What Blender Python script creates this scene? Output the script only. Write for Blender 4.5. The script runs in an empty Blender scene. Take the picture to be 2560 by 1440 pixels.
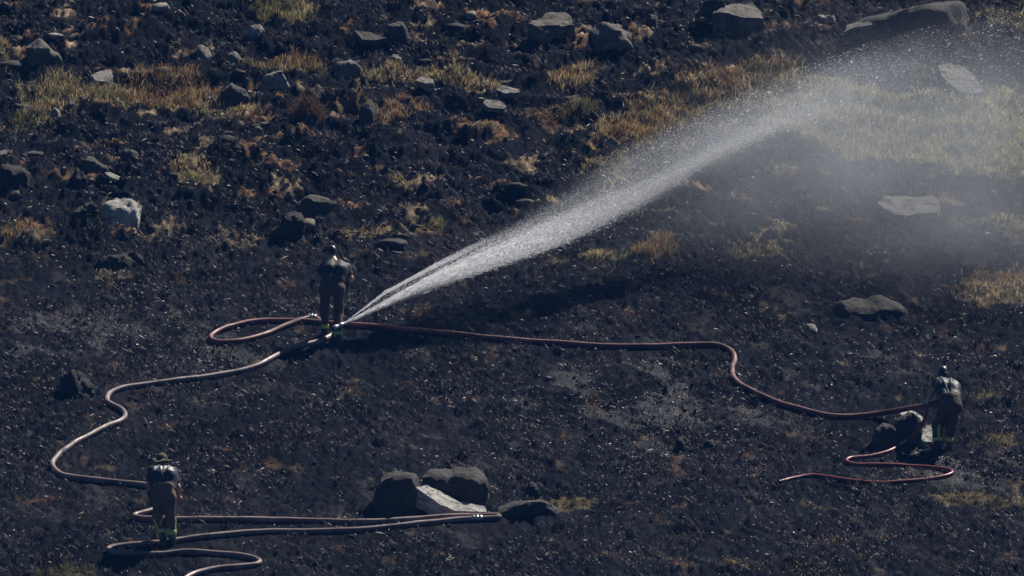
import bpy, bmesh, math, random
import numpy as np
from mathutils import Vector, Matrix
from mathutils.bvhtree import BVHTree
R = math.radians
random.seed(7)
rng = np.random.default_rng(7)
scene = bpy.context.scene
col = scene.collection

# ------------------------------------------------------------------ camera, sky, sun, exposure
DIST, PITCH, FRAME_W = 180.0, R(6.0), 18.29          # metres to the hillside, downward look, frame width there
CAM = np.array([0.0, -DIST*math.cos(PITCH), DIST*math.sin(PITCH)])
cd = bpy.data.cameras.new('camera')
cam = bpy.data.objects.new('camera', cd); col.objects.link(cam)
cam.location = CAM; cam.rotation_euler = (math.pi/2-PITCH, 0, 0)
cd.sensor_width = 36; cd.lens = 36*DIST/FRAME_W; cd.clip_start = 1; cd.clip_end = 600
scene.camera = cam

SUN_EL, SUN_AZ = R(48), R(38)                        # behind the slope, to the right
SUNV = Vector((math.sin(SUN_AZ)*math.cos(SUN_EL), math.cos(SUN_AZ)*math.cos(SUN_EL), math.sin(SUN_EL)))
w = bpy.data.worlds.new('World'); scene.world = w; w.use_nodes = True
nt = w.node_tree
sky = nt.nodes.new('ShaderNodeTexSky'); sky.sky_type = 'NISHITA'; sky.sun_disc = False
sky.sun_elevation = SUN_EL; sky.sun_rotation = SUN_AZ; sky.air_density = 0.40; sky.dust_density = 0.1; sky.ozone_density = 4.0; sky.altitude = 1500
bg = nt.nodes['Background']; bg.inputs['Strength'].default_value = 0.05
nt.links.new(sky.outputs[0], bg.inputs['Color'])
sd = bpy.data.lights.new('sun', 'SUN'); sd.energy = 5.0; sd.angle = R(0.5); sd.color = (1.0, 0.945, 0.865)
so = bpy.data.objects.new('sun', sd); col.objects.link(so)
so.rotation_euler = SUNV.to_track_quat('Z', 'Y').to_euler(); so.location = (30, 40, 60)
scene.view_settings.view_transform = 'Standard'; scene.view_settings.look = 'None'
scene.view_settings.exposure = 0.42; scene.view_settings.gamma = 1.0
scene.cycles.volume_bounces = 0
scene.cycles.max_bounces = 8; scene.cycles.diffuse_bounces = 6; scene.cycles.glossy_bounces = 2
scene.cycles.transparent_max_bounces = 8
scene.cycles.use_denoising = True

# ------------------------------------------------------------------ noise
def _hash(ix, iy, seed):
    h = (ix.astype(np.int64)*374761393 + iy.astype(np.int64)*668265263 + seed*1442695041) & 0xFFFFFFFF
    h = ((h ^ (h >> 13))*1274126177) & 0xFFFFFFFF
    return ((h ^ (h >> 16)) & 0xFFFF)/65535.0
def perlin(x, y, seed=0):
    x = np.asarray(x, float); y = np.asarray(y, float)
    ix, iy = np.floor(x), np.floor(y); fx, fy = x-ix, y-iy
    u, v = fx*fx*fx*(fx*(fx*6-15)+10), fy*fy*fy*(fy*(fy*6-15)+10)
    def g(dx, dy):
        a = _hash(ix+dx, iy+dy, seed)*2*math.pi
        return np.cos(a)*(fx-dx)+np.sin(a)*(fy-dy)
    a = g(0, 0)*(1-u)+g(1, 0)*u; b = g(0, 1)*(1-u)+g(1, 1)*u
    return (a*(1-v)+b*v)*1.5
def fbm(x, y, seed=0, octs=4, gain=0.5):
    t = 0; a = 1; f = 1
    for k in range(octs):
        t = t+a*perlin(x*f+k*17.3, y*f-k*9.1, seed+k); a *= gain; f *= 2.03
    return t
def noise3(P, seed=0):                               # cheap 3D noise from three slanted 2D slices
    x, y, z = P[..., 0], P[..., 1], P[..., 2]
    return (perlin(x+0.37*z, y-0.53*z, seed)+perlin(y+0.41*x, z+0.29*x, seed+5)+perlin(z-0.33*y, x+0.47*y, seed+11))/1.7
def sstep(a, b, x):
    t = np.clip((x-a)/(b-a), 0, 1); return t*t*(3-2*t)

# ------------------------------------------------------------------ the hillside
def softplus(t, k): return np.log1p(np.exp(np.clip(t/k, -40, 40)))*k
def base_h(x, y):
    """smooth hillside: a valley below the camera, a gentle lower slope, a steeper upper one"""
    z = 0.20*y+0.15*softplus(y-2.0, 4.0)-0.15*softplus(np.array(-2.0), 4.0)
    z = z+0.565*softplus(-y-85.0, 18.0)
    amp = 0.55+0.6*sstep(-2, 8, y)
    z = z+amp*0.10*perlin(x*0.16+3.1, y*0.13+1.7, 41)+amp*0.07*perlin(x*0.36+7.0, y*0.30, 42)
    return z
def rough_amp(x, y):
    px = 1280+x*140
    up = sstep(0.3, 3.6, y+1.6*perlin(x*0.22, y*0.2, 77)-0.16*np.clip(x-2, 0, 9))
    return 0.62+1.1*up*(1-0.45*sstep(2.0, 6.5, x)*sstep(9, 4, y))
def detail_h(x, y):
    a = rough_amp(x, y)
    w1 = 0.5*perlin(x*0.4, y*0.4, 93)
    hum = 0.10*(np.abs(perlin(x*0.55+0.1*y, y*0.85+w1, 51))*1.7-0.45)+0.05*(np.abs(perlin(x*1.1, y*1.7+w1, 57))*1.6-0.4)
    med = 0.050*fbm(x*1.4+0.3*y, y*1.5+w1, 52, 3)
    xs = x+0.35*perlin(x*0.5, y*0.5, 91)
    fine = 0.060*fbm(xs*5.5+1.5*y, y*3.1, 56, 3, 0.62)
    cl = perlin(x*9.0, y*5.0, 61); cl2 = perlin(x*19.0+2*y, y*10.5, 62)
    clod = 0.052*np.maximum(cl, -0.1)+0.036*np.maximum(cl2, -0.05)
    return a*(hum+med)+(0.72+0.16*a)*(fine+clod)-0.035-0.03*a

TANX = FRAME_W/DIST/2560.0
CX, SX = math.cos(PITCH), math.sin(PITCH)
def ray(px, py):
    u = (np.asarray(px, float)-1280)*TANX; v = (720-np.asarray(py, float))*TANX
    return u, CX+v*SX, -SX+v*CX                       # x, y, z per unit depth
def at(px, py, Y):
    """world point on the sight line of a photo pixel, on the upright plane y = Y"""
    dx, dy, dz = ray(px, py); t = (Y-CAM[1])/dy
    return np.stack([CAM[0]+dx*t, CAM[1]+dy*t, CAM[2]+dz*t], -1)
def ground(px, py, lift=0.0):
    """where the sight line of a photo pixel meets the hillside"""
    dx, dy, dz = ray(px, py); dx = dx+0*dz; lo = np.full_like(dz, 140.0); hi = np.full_like(dz, 240.0)
    for _ in range(40):
        t = (lo+hi)/2; x, y, z = CAM[0]+dx*t, CAM[1]+dy*t, CAM[2]+dz*t
        above = z > base_h(x, y)+lift
        lo = np.where(above, t, lo); hi = np.where(above, hi, t)
    t = (lo+hi)/2
    return np.stack([CAM[0]+dx*t, CAM[1]+dy*t, CAM[2]+dz*t], -1)
def to_px(x, y, z):
    dx, dy, dz = x-CAM[0], y-CAM[1], z-CAM[2]
    d = dy*CX-dz*SX; v = dy*SX+dz*CX
    return 1280+dx/d/TANX, 720-v/d/TANX
def in_poly(px, py, poly):
    res = np.zeros(px.shape, bool); n = len(poly)
    for i in range(n):
        x0, y0 = poly[i]; x1, y1 = poly[(i+1) % n]
        c = ((y0 > py) != (y1 > py)) & (px < (x1-x0)*(py-y0)/((y1-y0)+1e-9)+x0)
        res ^= c
    return res

# ------------------------------------------------------------------ helpers
def link(name, me, mat=None, parent=None, smooth=True):
    o = bpy.data.objects.new(name, me); col.objects.link(o)
    if mat: me.materials.append(mat)
    if smooth and len(me.polygons): me.polygons.foreach_set('use_smooth', [True]*len(me.polygons))
    if parent: o.parent = parent
    return o
def mesh_np(name, V, F, k=None):
    """F: (n,k) int array"""
    me = bpy.data.meshes.new(name); V = np.asarray(V, np.float32); F = np.asarray(F, np.int32); k = F.shape[1]
    me.vertices.add(len(V)); me.vertices.foreach_set('co', V.ravel())
    me.loops.add(F.size); me.loops.foreach_set('vertex_index', F.ravel())
    me.polygons.add(len(F)); me.polygons.foreach_set('loop_start', np.arange(0, F.size, k, dtype=np.int32))
    me.polygons.foreach_set('loop_total', np.full(len(F), k, np.int32))
    me.update(calc_edges=True); return me
def vcol(me, C, name='tint'):
    a = me.color_attributes.new(name, 'FLOAT_COLOR', 'POINT')
    C = np.asarray(C, np.float32)
    if C.shape[1] == 3: C = np.concatenate([C, np.ones((len(C), 1), np.float32)], 1)
    a.data.foreach_set('color', C.ravel())
def tag(o, label=None, cat=None, group=None, kind=None):
    if label: o['label'] = label
    if cat: o['category'] = cat
    if group: o['group'] = group
    if kind: o['kind'] = kind
    return o
def empty(name, loc=(0, 0, 0)):
    o = bpy.data.objects.new(name, None); col.objects.link(o); o.location = loc; o.empty_display_size = 0.2
    return o

# ------------------------------------------------------------------ materials
def mat_new(name):
    m = bpy.data.materials.new(name); m.use_nodes = True
    return m, m.node_tree, m.node_tree.nodes['Principled BSDF']
def N(t, kind, **kw):
    n = t.nodes.new(kind)
    for k, v in kw.items():
        if k in n.inputs: n.inputs[k].default_value = v
        else: setattr(n, k, v)
    return n
def bump(t, p, scale, strength, dist, detail=6, rough=0.65):
    tc = N(t, 'ShaderNodeTexCoord'); nz = N(t, 'ShaderNodeTexNoise', Scale=scale, Detail=detail, Roughness=rough)
    b = N(t, 'ShaderNodeBump', Strength=strength, Distance=dist)
    t.links.new(tc.outputs['Object'], nz.inputs['Vector']); t.links.new(nz.outputs['Fac'], b.inputs['Height'])
    t.links.new(b.outputs['Normal'], p.inputs['Normal']); return nz, tc
def mat_plain(name, c1, c2, scale=6, rough=0.7, bs=0.3, bd=0.01, spec=0.5, bscale=None):
    m, t, p = mat_new(name)
    tc = N(t, 'ShaderNodeTexCoord'); nz = N(t, 'ShaderNodeTexNoise', Scale=scale, Detail=5, Roughness=0.6)
    r = N(t, 'ShaderNodeValToRGB'); r.color_ramp.elements[0].color = (*c1, 1); r.color_ramp.elements[1].color = (*c2, 1)
    r.color_ramp.elements[0].position = 0.35; r.color_ramp.elements[1].position = 0.65
    t.links.new(tc.outputs['Object'], nz.inputs['Vector']); t.links.new(nz.outputs['Fac'], r.inputs['Fac'])
    t.links.new(r.outputs['Color'], p.inputs['Base Color'])
    p.inputs['Roughness'].default_value = rough; p.inputs['Specular IOR Level'].default_value = spec
    bump(t, p, bscale or scale*4, bs, bd); return m

def mat_ground():
    m, t, p = mat_new('burnt_peat')
    at_ = N(t, 'ShaderNodeVertexColor', layer_name='tint')
    geo = N(t, 'ShaderNodeNewGeometry')
    mp = N(t, 'ShaderNodeMapping'); mp.inputs['Scale'].default_value = (1, 0.55, 1)
    t.links.new(geo.outputs['Position'], mp.inputs['Vector'])
    n1 = N(t, 'ShaderNodeTexNoise', Scale=9, Detail=8, Roughness=0.75); t.links.new(mp.outputs[0], n1.inputs['Vector'])
    r1 = N(t, 'ShaderNodeMapRange'); r1.inputs[1].default_value = 0.3; r1.inputs[2].default_value = 0.72
    r1.inputs[3].default_value = 0.15; r1.inputs[4].default_value = 2.7
    t.links.new(n1.outputs['Fac'], r1.inputs[0])
    mx = N(t, 'ShaderNodeMix', data_type='RGBA', blend_type='MULTIPLY'); mx.inputs['Factor'].default_value = 1
    t.links.new(at_.outputs['Color'], mx.inputs['A']); t.links.new(r1.outputs[0], mx.inputs['B'])
    # sparse pale flecks of ash and stalk
    n2 = N(t, 'ShaderNodeTexNoise', Scale=34, Detail=2, Roughness=0.5); t.links.new(mp.outputs[0], n2.inputs['Vector'])
    r2 = N(t, 'ShaderNodeMapRange'); r2.inputs[1].default_value = 0.70; r2.inputs[2].default_value = 0.78
    t.links.new(n2.outputs['Fac'], r2.inputs[0])
    m2 = N(t, 'ShaderNodeMix', data_type='RGBA'); m2.inputs['B'].default_value = (0.10, 0.09, 0.085, 1)
    t.links.new(r2.outputs[0], m2.inputs['Factor']); t.links.new(mx.outputs['Result'], m2.inputs['A'])
    t.links.new(m2.outputs['Result'], p.inputs['Base Color'])
    # wetness in the attribute's alpha
    n3 = N(t, 'ShaderNodeTexNoise', Scale=5, Detail=5, Roughness=0.7); t.links.new(mp.outputs[0], n3.inputs['Vector'])
    ma = N(t, 'ShaderNodeMath', operation='MULTIPLY_ADD'); ma.inputs[1].default_value = 0.25
    t.links.new(n3.outputs['Fac'], ma.inputs[0])
    inv = N(t, 'ShaderNodeMapRange'); inv.inputs[3].default_value = 0.74; inv.inputs[4].default_value = 0.04
    t.links.new(at_.outputs['Alpha'], inv.inputs[0]); t.links.new(inv.outputs[0], ma.inputs[2])
    t.links.new(ma.outputs[0], p.inputs['Roughness'])
    sp = N(t, 'ShaderNodeMapRange'); sp.inputs[1].default_value = 0.40; sp.inputs[2].default_value = 1.0; sp.inputs[3].default_value = 0.015; sp.inputs[4].default_value = 0.5
    t.links.new(at_.outputs['Alpha'], sp.inputs[0]); t.links.new(sp.outputs[0], p.inputs['Specular IOR Level'])
    n4 = N(t, 'ShaderNodeTexNoise', Scale=26, Detail=6, Roughness=0.75); t.links.new(mp.outputs[0], n4.inputs['Vector'])
    b = N(t, 'ShaderNodeBump', Strength=1.0, Distance=0.045)
    t.links.new(n4.outputs['Fac'], b.inputs['Height']); t.links.new(b.outputs['Normal'], p.inputs['Normal'])
    return m

def mat_rock(name, light, dark, soot=0.5):
    m, t, p = mat_new(name)
    geo = N(t, 'ShaderNodeNewGeometry')
    n1 = N(t, 'ShaderNodeTexNoise', Scale=3.2, Detail=8, Roughness=0.7); t.links.new(geo.outputs['Position'], n1.inputs['Vector'])
    r = N(t, 'ShaderNodeValToRGB'); e = r.color_ramp.elements
    e[0].position = 0.30; e[0].color = (*dark, 1); e[1].position = 0.62; e[1].color = (*light, 1)
    t.links.new(n1.outputs['Fac'], r.inputs['Fac'])
    n2 = N(t, 'ShaderNodeTexNoise', Scale=40, Detail=3, Roughness=0.6); t.links.new(geo.outputs['Position'], n2.inputs['Vector'])
    mr = N(t, 'ShaderNodeMapRange'); mr.inputs[3].default_value = 0.72; mr.inputs[4].default_value = 1.25
    t.links.new(n2.outputs['Fac'], mr.inputs[0])
    mx = N(t, 'ShaderNodeMix', data_type='RGBA', blend_type='MULTIPLY'); mx.inputs['Factor'].default_value = 1
    t.links.new(r.outputs['Color'], mx.inputs['A']); t.links.new(mr.outputs[0], mx.inputs['B'])
    # soot and moss blotches
    n3 = N(t, 'ShaderNodeTexNoise', Scale=1.7, Detail=6, Roughness=0.75); t.links.new(geo.outputs['Position'], n3.inputs['Vector'])
    r3 = N(t, 'ShaderNodeMapRange'); r3.inputs[1].default_value = 0.50; r3.inputs[2].default_value = 0.66; r3.inputs[4].default_value = soot
    t.links.new(n3.outputs['Fac'], r3.inputs[0])
    m2 = N(t, 'ShaderNodeMix', data_type='RGBA'); m2.inputs['B'].default_value = (0.05, 0.045, 0.035, 1)
    t.links.new(r3.outputs[0], m2.inputs['Factor']); t.links.new(mx.outputs['Result'], m2.inputs['A'])
    # crack lines: thin bands where a stretched noise crosses its middle value
    mp = N(t, 'ShaderNodeMapping'); mp.inputs['Scale'].default_value = (1.0, 1.0, 2.2); mp.inputs['Rotation'].default_value = (0.3, 0.5, 0.2); t.links.new(geo.outputs['Position'], mp.inputs['Vector'])
    n5 = N(t, 'ShaderNodeTexNoise', Scale=2.3, Detail=3, Roughness=0.55); t.links.new(mp.outputs[0], n5.inputs['Vector'])
    s5 = N(t, 'ShaderNodeMath', operation='SUBTRACT'); s5.inputs[1].default_value = 0.5; t.links.new(n5.outputs['Fac'], s5.inputs[0])
    a5 = N(t, 'ShaderNodeMath', operation='ABSOLUTE'); t.links.new(s5.outputs[0], a5.inputs[0])
    r5 = N(t, 'ShaderNodeMapRange'); r5.inputs[1].default_value = 0.0; r5.inputs[2].default_value = 0.022; r5.inputs[3].default_value = 0.85; r5.inputs[4].default_value = 0.0; t.links.new(a5.outputs[0], r5.inputs[0])
    m5 = N(t, 'ShaderNodeMix', data_type='RGBA'); m5.inputs['B'].default_value = (0.02, 0.019, 0.018, 1)
    t.links.new(r5.outputs[0], m5.inputs['Factor']); t.links.new(m2.outputs['Result'], m5.inputs['A'])
    t.links.new(m5.outputs['Result'], p.inputs['Base Color'])
    p.inputs['Roughness'].default_value = 0.8; p.inputs['Specular IOR Level'].default_value = 0.3
    n4 = N(t, 'ShaderNodeTexNoise', Scale=11, Detail=8, Roughness=0.7); t.links.new(geo.outputs['Position'], n4.inputs['Vector'])
    b = N(t, 'ShaderNodeBump', Strength=1.0, Distance=0.09)
    t.links.new(n4.outputs['Fac'], b.inputs['Height']); t.links.new(b.outputs['Normal'], p.inputs['Normal'])
    return m
def mat_tint(name, rough=0.7, trans=0.35, spec=0.3):
    m, t, p = mat_new(name)
    a = N(t, 'ShaderNodeVertexColor', layer_name='tint')
    t.links.new(a.outputs['Color'], p.inputs['Base Color'])
    p.inputs['Roughness'].default_value = rough; p.inputs['Specular IOR Level'].default_value = spec
    if trans:
        tr = N(t, 'ShaderNodeBsdfTranslucent'); t.links.new(a.outputs['Color'], tr.inputs['Color'])
        mx = N(t, 'ShaderNodeMixShader'); mx.inputs[0].default_value = trans
        out = t.nodes['Material Output']
        t.links.new(p.outputs[0], mx.inputs[1]); t.links.new(tr.outputs[0], mx.inputs[2]); t.links.new(mx.outputs[0], out.inputs['Surface'])
    return m

M = {}
M['ground'] = mat_ground()
M['rock'] = mat_rock('granite_pale', (0.35, 0.325, 0.29), (0.16, 0.15, 0.135), 0.75)
M['rock_bright'] = mat_rock('granite_sunlit', (0.58, 0.56, 0.52), (0.38, 0.365, 0.34), 0.3)  # sunlit copy of the granite, the brightness put into its colour
M['rock_grey'] = mat_rock('granite_grey', (0.24, 0.225, 0.20), (0.11, 0.105, 0.096), 0.8)
M['rock_mid'] = mat_rock('granite_part_shaded', (0.20, 0.18, 0.15), (0.08, 0.074, 0.064), 0.85)  # darkened so unlit fronts go black: shade put into the colour
M['rock_dark'] = mat_rock('granite_sooty_shaded', (0.085, 0.078, 0.066), (0.030, 0.028, 0.026), 0.8)  # soot, plus the shade of unlit front faces put into the colour
M['peat_mound'] = mat_rock('charred_mound', (0.034, 0.027, 0.022), (0.012, 0.012, 0.013), 0.3)
M['grass'] = mat_tint('dry_grass', 0.6, 0.42)
M['char'] = mat_tint('charred_litter', 0.8, 0.0, 0.2)
M['wetchar'] = mat_tint('glint_flake', 0.38, 0.0, 0.5)
M['stalk'] = mat_tint('burnt_stalk', 0.5, 0.0, 0.2)
M['hose'] = mat_plain('faded_hose_rubber', (0.18, 0.105, 0.095), (0.34, 0.255, 0.24), 2.2, 0.42, 0.4, 0.008, 0.5, 24)
M['hose_mid'] = mat_plain('red_hose_rubber', (0.19, 0.042, 0.038), (0.26, 0.105, 0.095), 1.2, 0.42, 0.4, 0.008, 0.5, 24)
def add_soot(m, dark=0.3):
    t = m.node_tree; p = t.nodes['Principled BSDF']; src = p.inputs['Base Color'].links[0].from_socket
    geo = N(t, 'ShaderNodeNewGeometry'); nz_ = N(t, 'ShaderNodeTexNoise', Scale=1.6, Detail=6, Roughness=0.7); t.links.new(geo.outputs['Position'], nz_.inputs['Vector'])
    mr = N(t, 'ShaderNodeMapRange'); mr.inputs[1].default_value = 0.38; mr.inputs[2].default_value = 0.62; mr.inputs[3].default_value = dark; mr.inputs[4].default_value = 1.0; t.links.new(nz_.outputs['Fac'], mr.inputs[0])
    mx = N(t, 'ShaderNodeMix', data_type='RGBA', blend_type='MULTIPLY'); mx.inputs['Factor'].default_value = 1
    t.links.new(src, mx.inputs['A']); t.links.new(mr.outputs[0], mx.inputs['B']); t.links.new(mx.outputs['Result'], p.inputs['Base Color'])
    rr = N(t, 'ShaderNodeMapRange'); rr.inputs[1].default_value = 0.35; rr.inputs[2].default_value = 0.65; rr.inputs[3].default_value = 0.75; rr.inputs[4].default_value = 0.36; t.links.new(nz_.outputs['Fac'], rr.inputs[0]); t.links.new(rr.outputs[0], p.inputs['Roughness'])
add_soot(M['hose'], 0.4); add_soot(M['hose_mid'], 0.35)
M['hose_red'] = mat_plain('bright_red_hose', (0.24, 0.035, 0.032), (0.17, 0.035, 0.035), 5, 0.4, 0.2, 0.005, 0.5, 30)
M['metal'] = mat_plain('coupling_metal', (0.35, 0.36, 0.37), (0.5, 0.5, 0.5), 8, 0.35, 0.2, 0.004)
M['metal'].node_tree.nodes['Principled BSDF'].inputs['Metallic'].default_value = 0.9
M['skin'] = mat_plain('skin', (0.48, 0.28, 0.21), (0.60, 0.37, 0.29), 9, 0.5, 0.1, 0.003, 0.4)
M['navy'] = mat_plain('navy_shirt', (0.020, 0.028, 0.052), (0.032, 0.042, 0.072), 7, 0.75, 0.5, 0.02, 0.3, 16)
M['black_shirt'] = mat_plain('black_shirt', (0.016, 0.019, 0.025), (0.028, 0.032, 0.04), 7, 0.62, 0.5, 0.02, 0.35, 16)
M['wet_shirt'] = mat_plain('wet_dark_shirt', (0.010, 0.013, 0.016), (0.022, 0.025, 0.028), 5, 0.45, 0.8, 0.03, 0.6, 12)
M['tan'] = mat_plain('tan_trousers', (0.135, 0.094, 0.060), (0.195, 0.138, 0.088), 6, 0.8, 0.6, 0.02, 0.2, 14)
M['brown'] = mat_plain('dark_brown_trousers', (0.075, 0.054, 0.045), (0.112, 0.082, 0.066), 6, 0.8, 0.6, 0.02, 0.2, 14)
M['lime'] = mat_plain('lime_reflective_band', (0.40, 0.52, 0.10), (0.54, 0.66, 0.18), 10, 0.5, 0.1, 0.003)
M['rubber'] = mat_plain('black_rubber', (0.008, 0.008, 0.009), (0.016, 0.016, 0.017), 8, 0.5, 0.3, 0.005)
M['olive'] = mat_plain('olive_hat_cloth', (0.065, 0.058, 0.030), (0.125, 0.110, 0.062), 30, 0.85, 0.3, 0.006, 0.2)
M['capdark'] = mat_plain('dark_cap_cloth', (0.012, 0.013, 0.016), (0.03, 0.03, 0.034), 12, 0.42, 0.2, 0.004, 0.6)
M['hair'] = mat_plain('dark_hair', (0.010, 0.008, 0.007), (0.03, 0.022, 0.018), 40, 0.5, 0.4, 0.006)
M['print'] = mat_plain('white_print', (0.62, 0.62, 0.60), (0.75, 0.75, 0.73), 20, 0.6, 0.0, 0.001)
M['redprint'] = mat_plain('red_print', (0.28, 0.08, 0.06), (0.38, 0.12, 0.09), 20, 0.6, 0.0, 0.001)
M['glove'] = mat_plain('dark_glove', (0.014, 0.015, 0.018), (0.028, 0.03, 0.034), 20, 0.6, 0.3, 0.005)
M['paleglove'] = mat_plain('pale_glove', (0.50, 0.49, 0.46), (0.62, 0.61, 0.58), 20, 0.6, 0.3, 0.005)
# ------------------------------------------------------------------ hose paths (photo pixel, optional plane y)

F1L, F1R = ground(812., 836.), ground(848., 858.)       # feet of the three people
F2L, F2R = ground(412., 1368.), ground(430., 1362.)
F3L, F3R = ground(2344., 1124.), ground(2374., 1120.)
Y1 = (F1L[1]+F1R[1])/2; Y2 = (F2L[1]+F2R[1])/2; Y3 = (F3L[1]+F3R[1])/2
NOZ = at(862., 809., F1R[1]+0.10)
H_LONG = [(462, 1446), (490, 1432), (540, 1421), (600, 1416), (638, 1411), (649, 1404), (630, 1394), (585, 1386), (520, 1381), (460, 1379), (400, 1384), (330, 1384),
          (285, 1381), (268, 1373), (285, 1366), (330, 1361), (400, 1356), (455, 1348), (520, 1340), (600, 1331), (700, 1328), (800, 1327), (880, 1325), (960, 1318),
          (1060, 1307), (1150, 1298), (1220, 1295), (1248, 1293), (1235, 1288), (1180, 1289), (1080, 1294), (980, 1301), (900, 1304), (780, 1301), (640, 1298), (520, 1297),
          (430, 1297), (370, 1296), (340, 1293), (338, 1288), (372, 1279), (400, 1268), (418, 1252), (415, 1234), (395, 1220), (360, 1212), (310, 1207), (250, 1201), (190, 1193),
          (150, 1183), (132, 1165), (140, 1143), (170, 1118), (215, 1092), (265, 1066), (300, 1052), (312, 1041), (303, 1024), (280, 1011), (268, 1000), (274, 983), (300, 971),
          (350, 962), (430, 952), (520, 941), (600, 926), (650, 911), (690, 889), (725, 871), (770, 859), (805, 850), (832, 837), (852, 822, NOZ[1]+0.02)]
H_LOOP = [(2352, 1001, Y3+0.30), (2330, 1010, Y3+0.28), (2312, 1015, Y3+0.28), (2270, 1021, Y3+0.75), (2225, 1029, Y3+1.5), (2160, 1038), (2085, 1039), (2010, 1025), (1940, 1003), (1885, 979), (1850, 960), (1832, 940), (1832, 918), (1838, 898), (1830, 880),
          (1812, 867), (1780, 861), (1700, 862), (1600, 865), (1500, 863), (1400, 857), (1300, 850), (1200, 841), (1100, 831), (1000, 822), (920, 814), (870, 811),
          (800, 804), (720, 800), (650, 802), (590, 813), (545, 828), (527, 843), (545, 855), (600, 852), (660, 836), (715, 813), (755, 799), (785, 794), (800, 804)]
H_THIN = [(1945, 1204), (1985, 1194), (2030, 1188), (2080, 1194), (2140, 1202), (2200, 1206), (2260, 1203), (2320, 1197), (2364, 1190), (2380, 1181), (2362, 1172), (2310, 1165), (2240, 1162), (2170, 1161), (2135, 1160), (2118, 1152), (2130, 1144), (2180, 1138), (2225, 1127), (2252, 1108),
          (2280, 1086, Y3+0.18), (2302, 1060, Y3+0.22), (2316, 1032, Y3+0.25), (2319, 1010, Y3+0.27)]
def path3(pts, r):
    W = []
    for q in pts:
        W.append(at(float(q[0]), float(q[1]), q[2]) if len(q) > 2 else ground(float(q[0]), float(q[1]), r*0.75))
    return np.array(W)
def catmull(W, step):
    out = []
    Q = np.vstack([2*W[0]-W[1], W, 2*W[-1]-W[-2]])
    for i in range(1, len(Q)-2):
        p0, p1, p2, p3 = Q[i-1:i+3]
        n = max(3, int(np.linalg.norm(p2-p1)/step)); t = np.linspace(0, 1, n, endpoint=False)[:, None]
        # centripetal-ish: limit tangents by the chord so tight turns stay round
        L = np.linalg.norm(p2-p1); m1 = (p2-p0)/2; m2 = (p3-p1)/2
        for mm in (m1, m2):
            l = np.linalg.norm(mm)
            if l > 1.15*L: mm *= 1.15*L/l
        out.append((2*t**3-3*t**2+1)*p1+(t**3-2*t**2+t)*m1+(-2*t**3+3*t**2)*p2+(t**3-t**2)*m2)
    out.append(W[-1:]); return np.vstack(out)
HOSES = {'long': catmull(path3(H_LONG, 0.05), 0.05), 'loop': catmull(path3(H_LOOP, 0.05), 0.05), 'thin': catmull(path3(H_THIN, 0.032), 0.05)}
def hose_wobble(C, seed):
    s = np.arange(len(C))*0.05
    C = C.copy(); C[:, 0] += 0.018*perlin(s*1.1, s*0+seed, 3)+0.012*perlin(s*3.1, s*0+seed, 4)
    C[:, 2] += 0.012*perlin(s*1.7, s*0+seed+5, 6); return C
HOSES = {k: hose_wobble(v, i*7.7) for i, (k, v) in enumerate(HOSES.items())}

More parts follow.
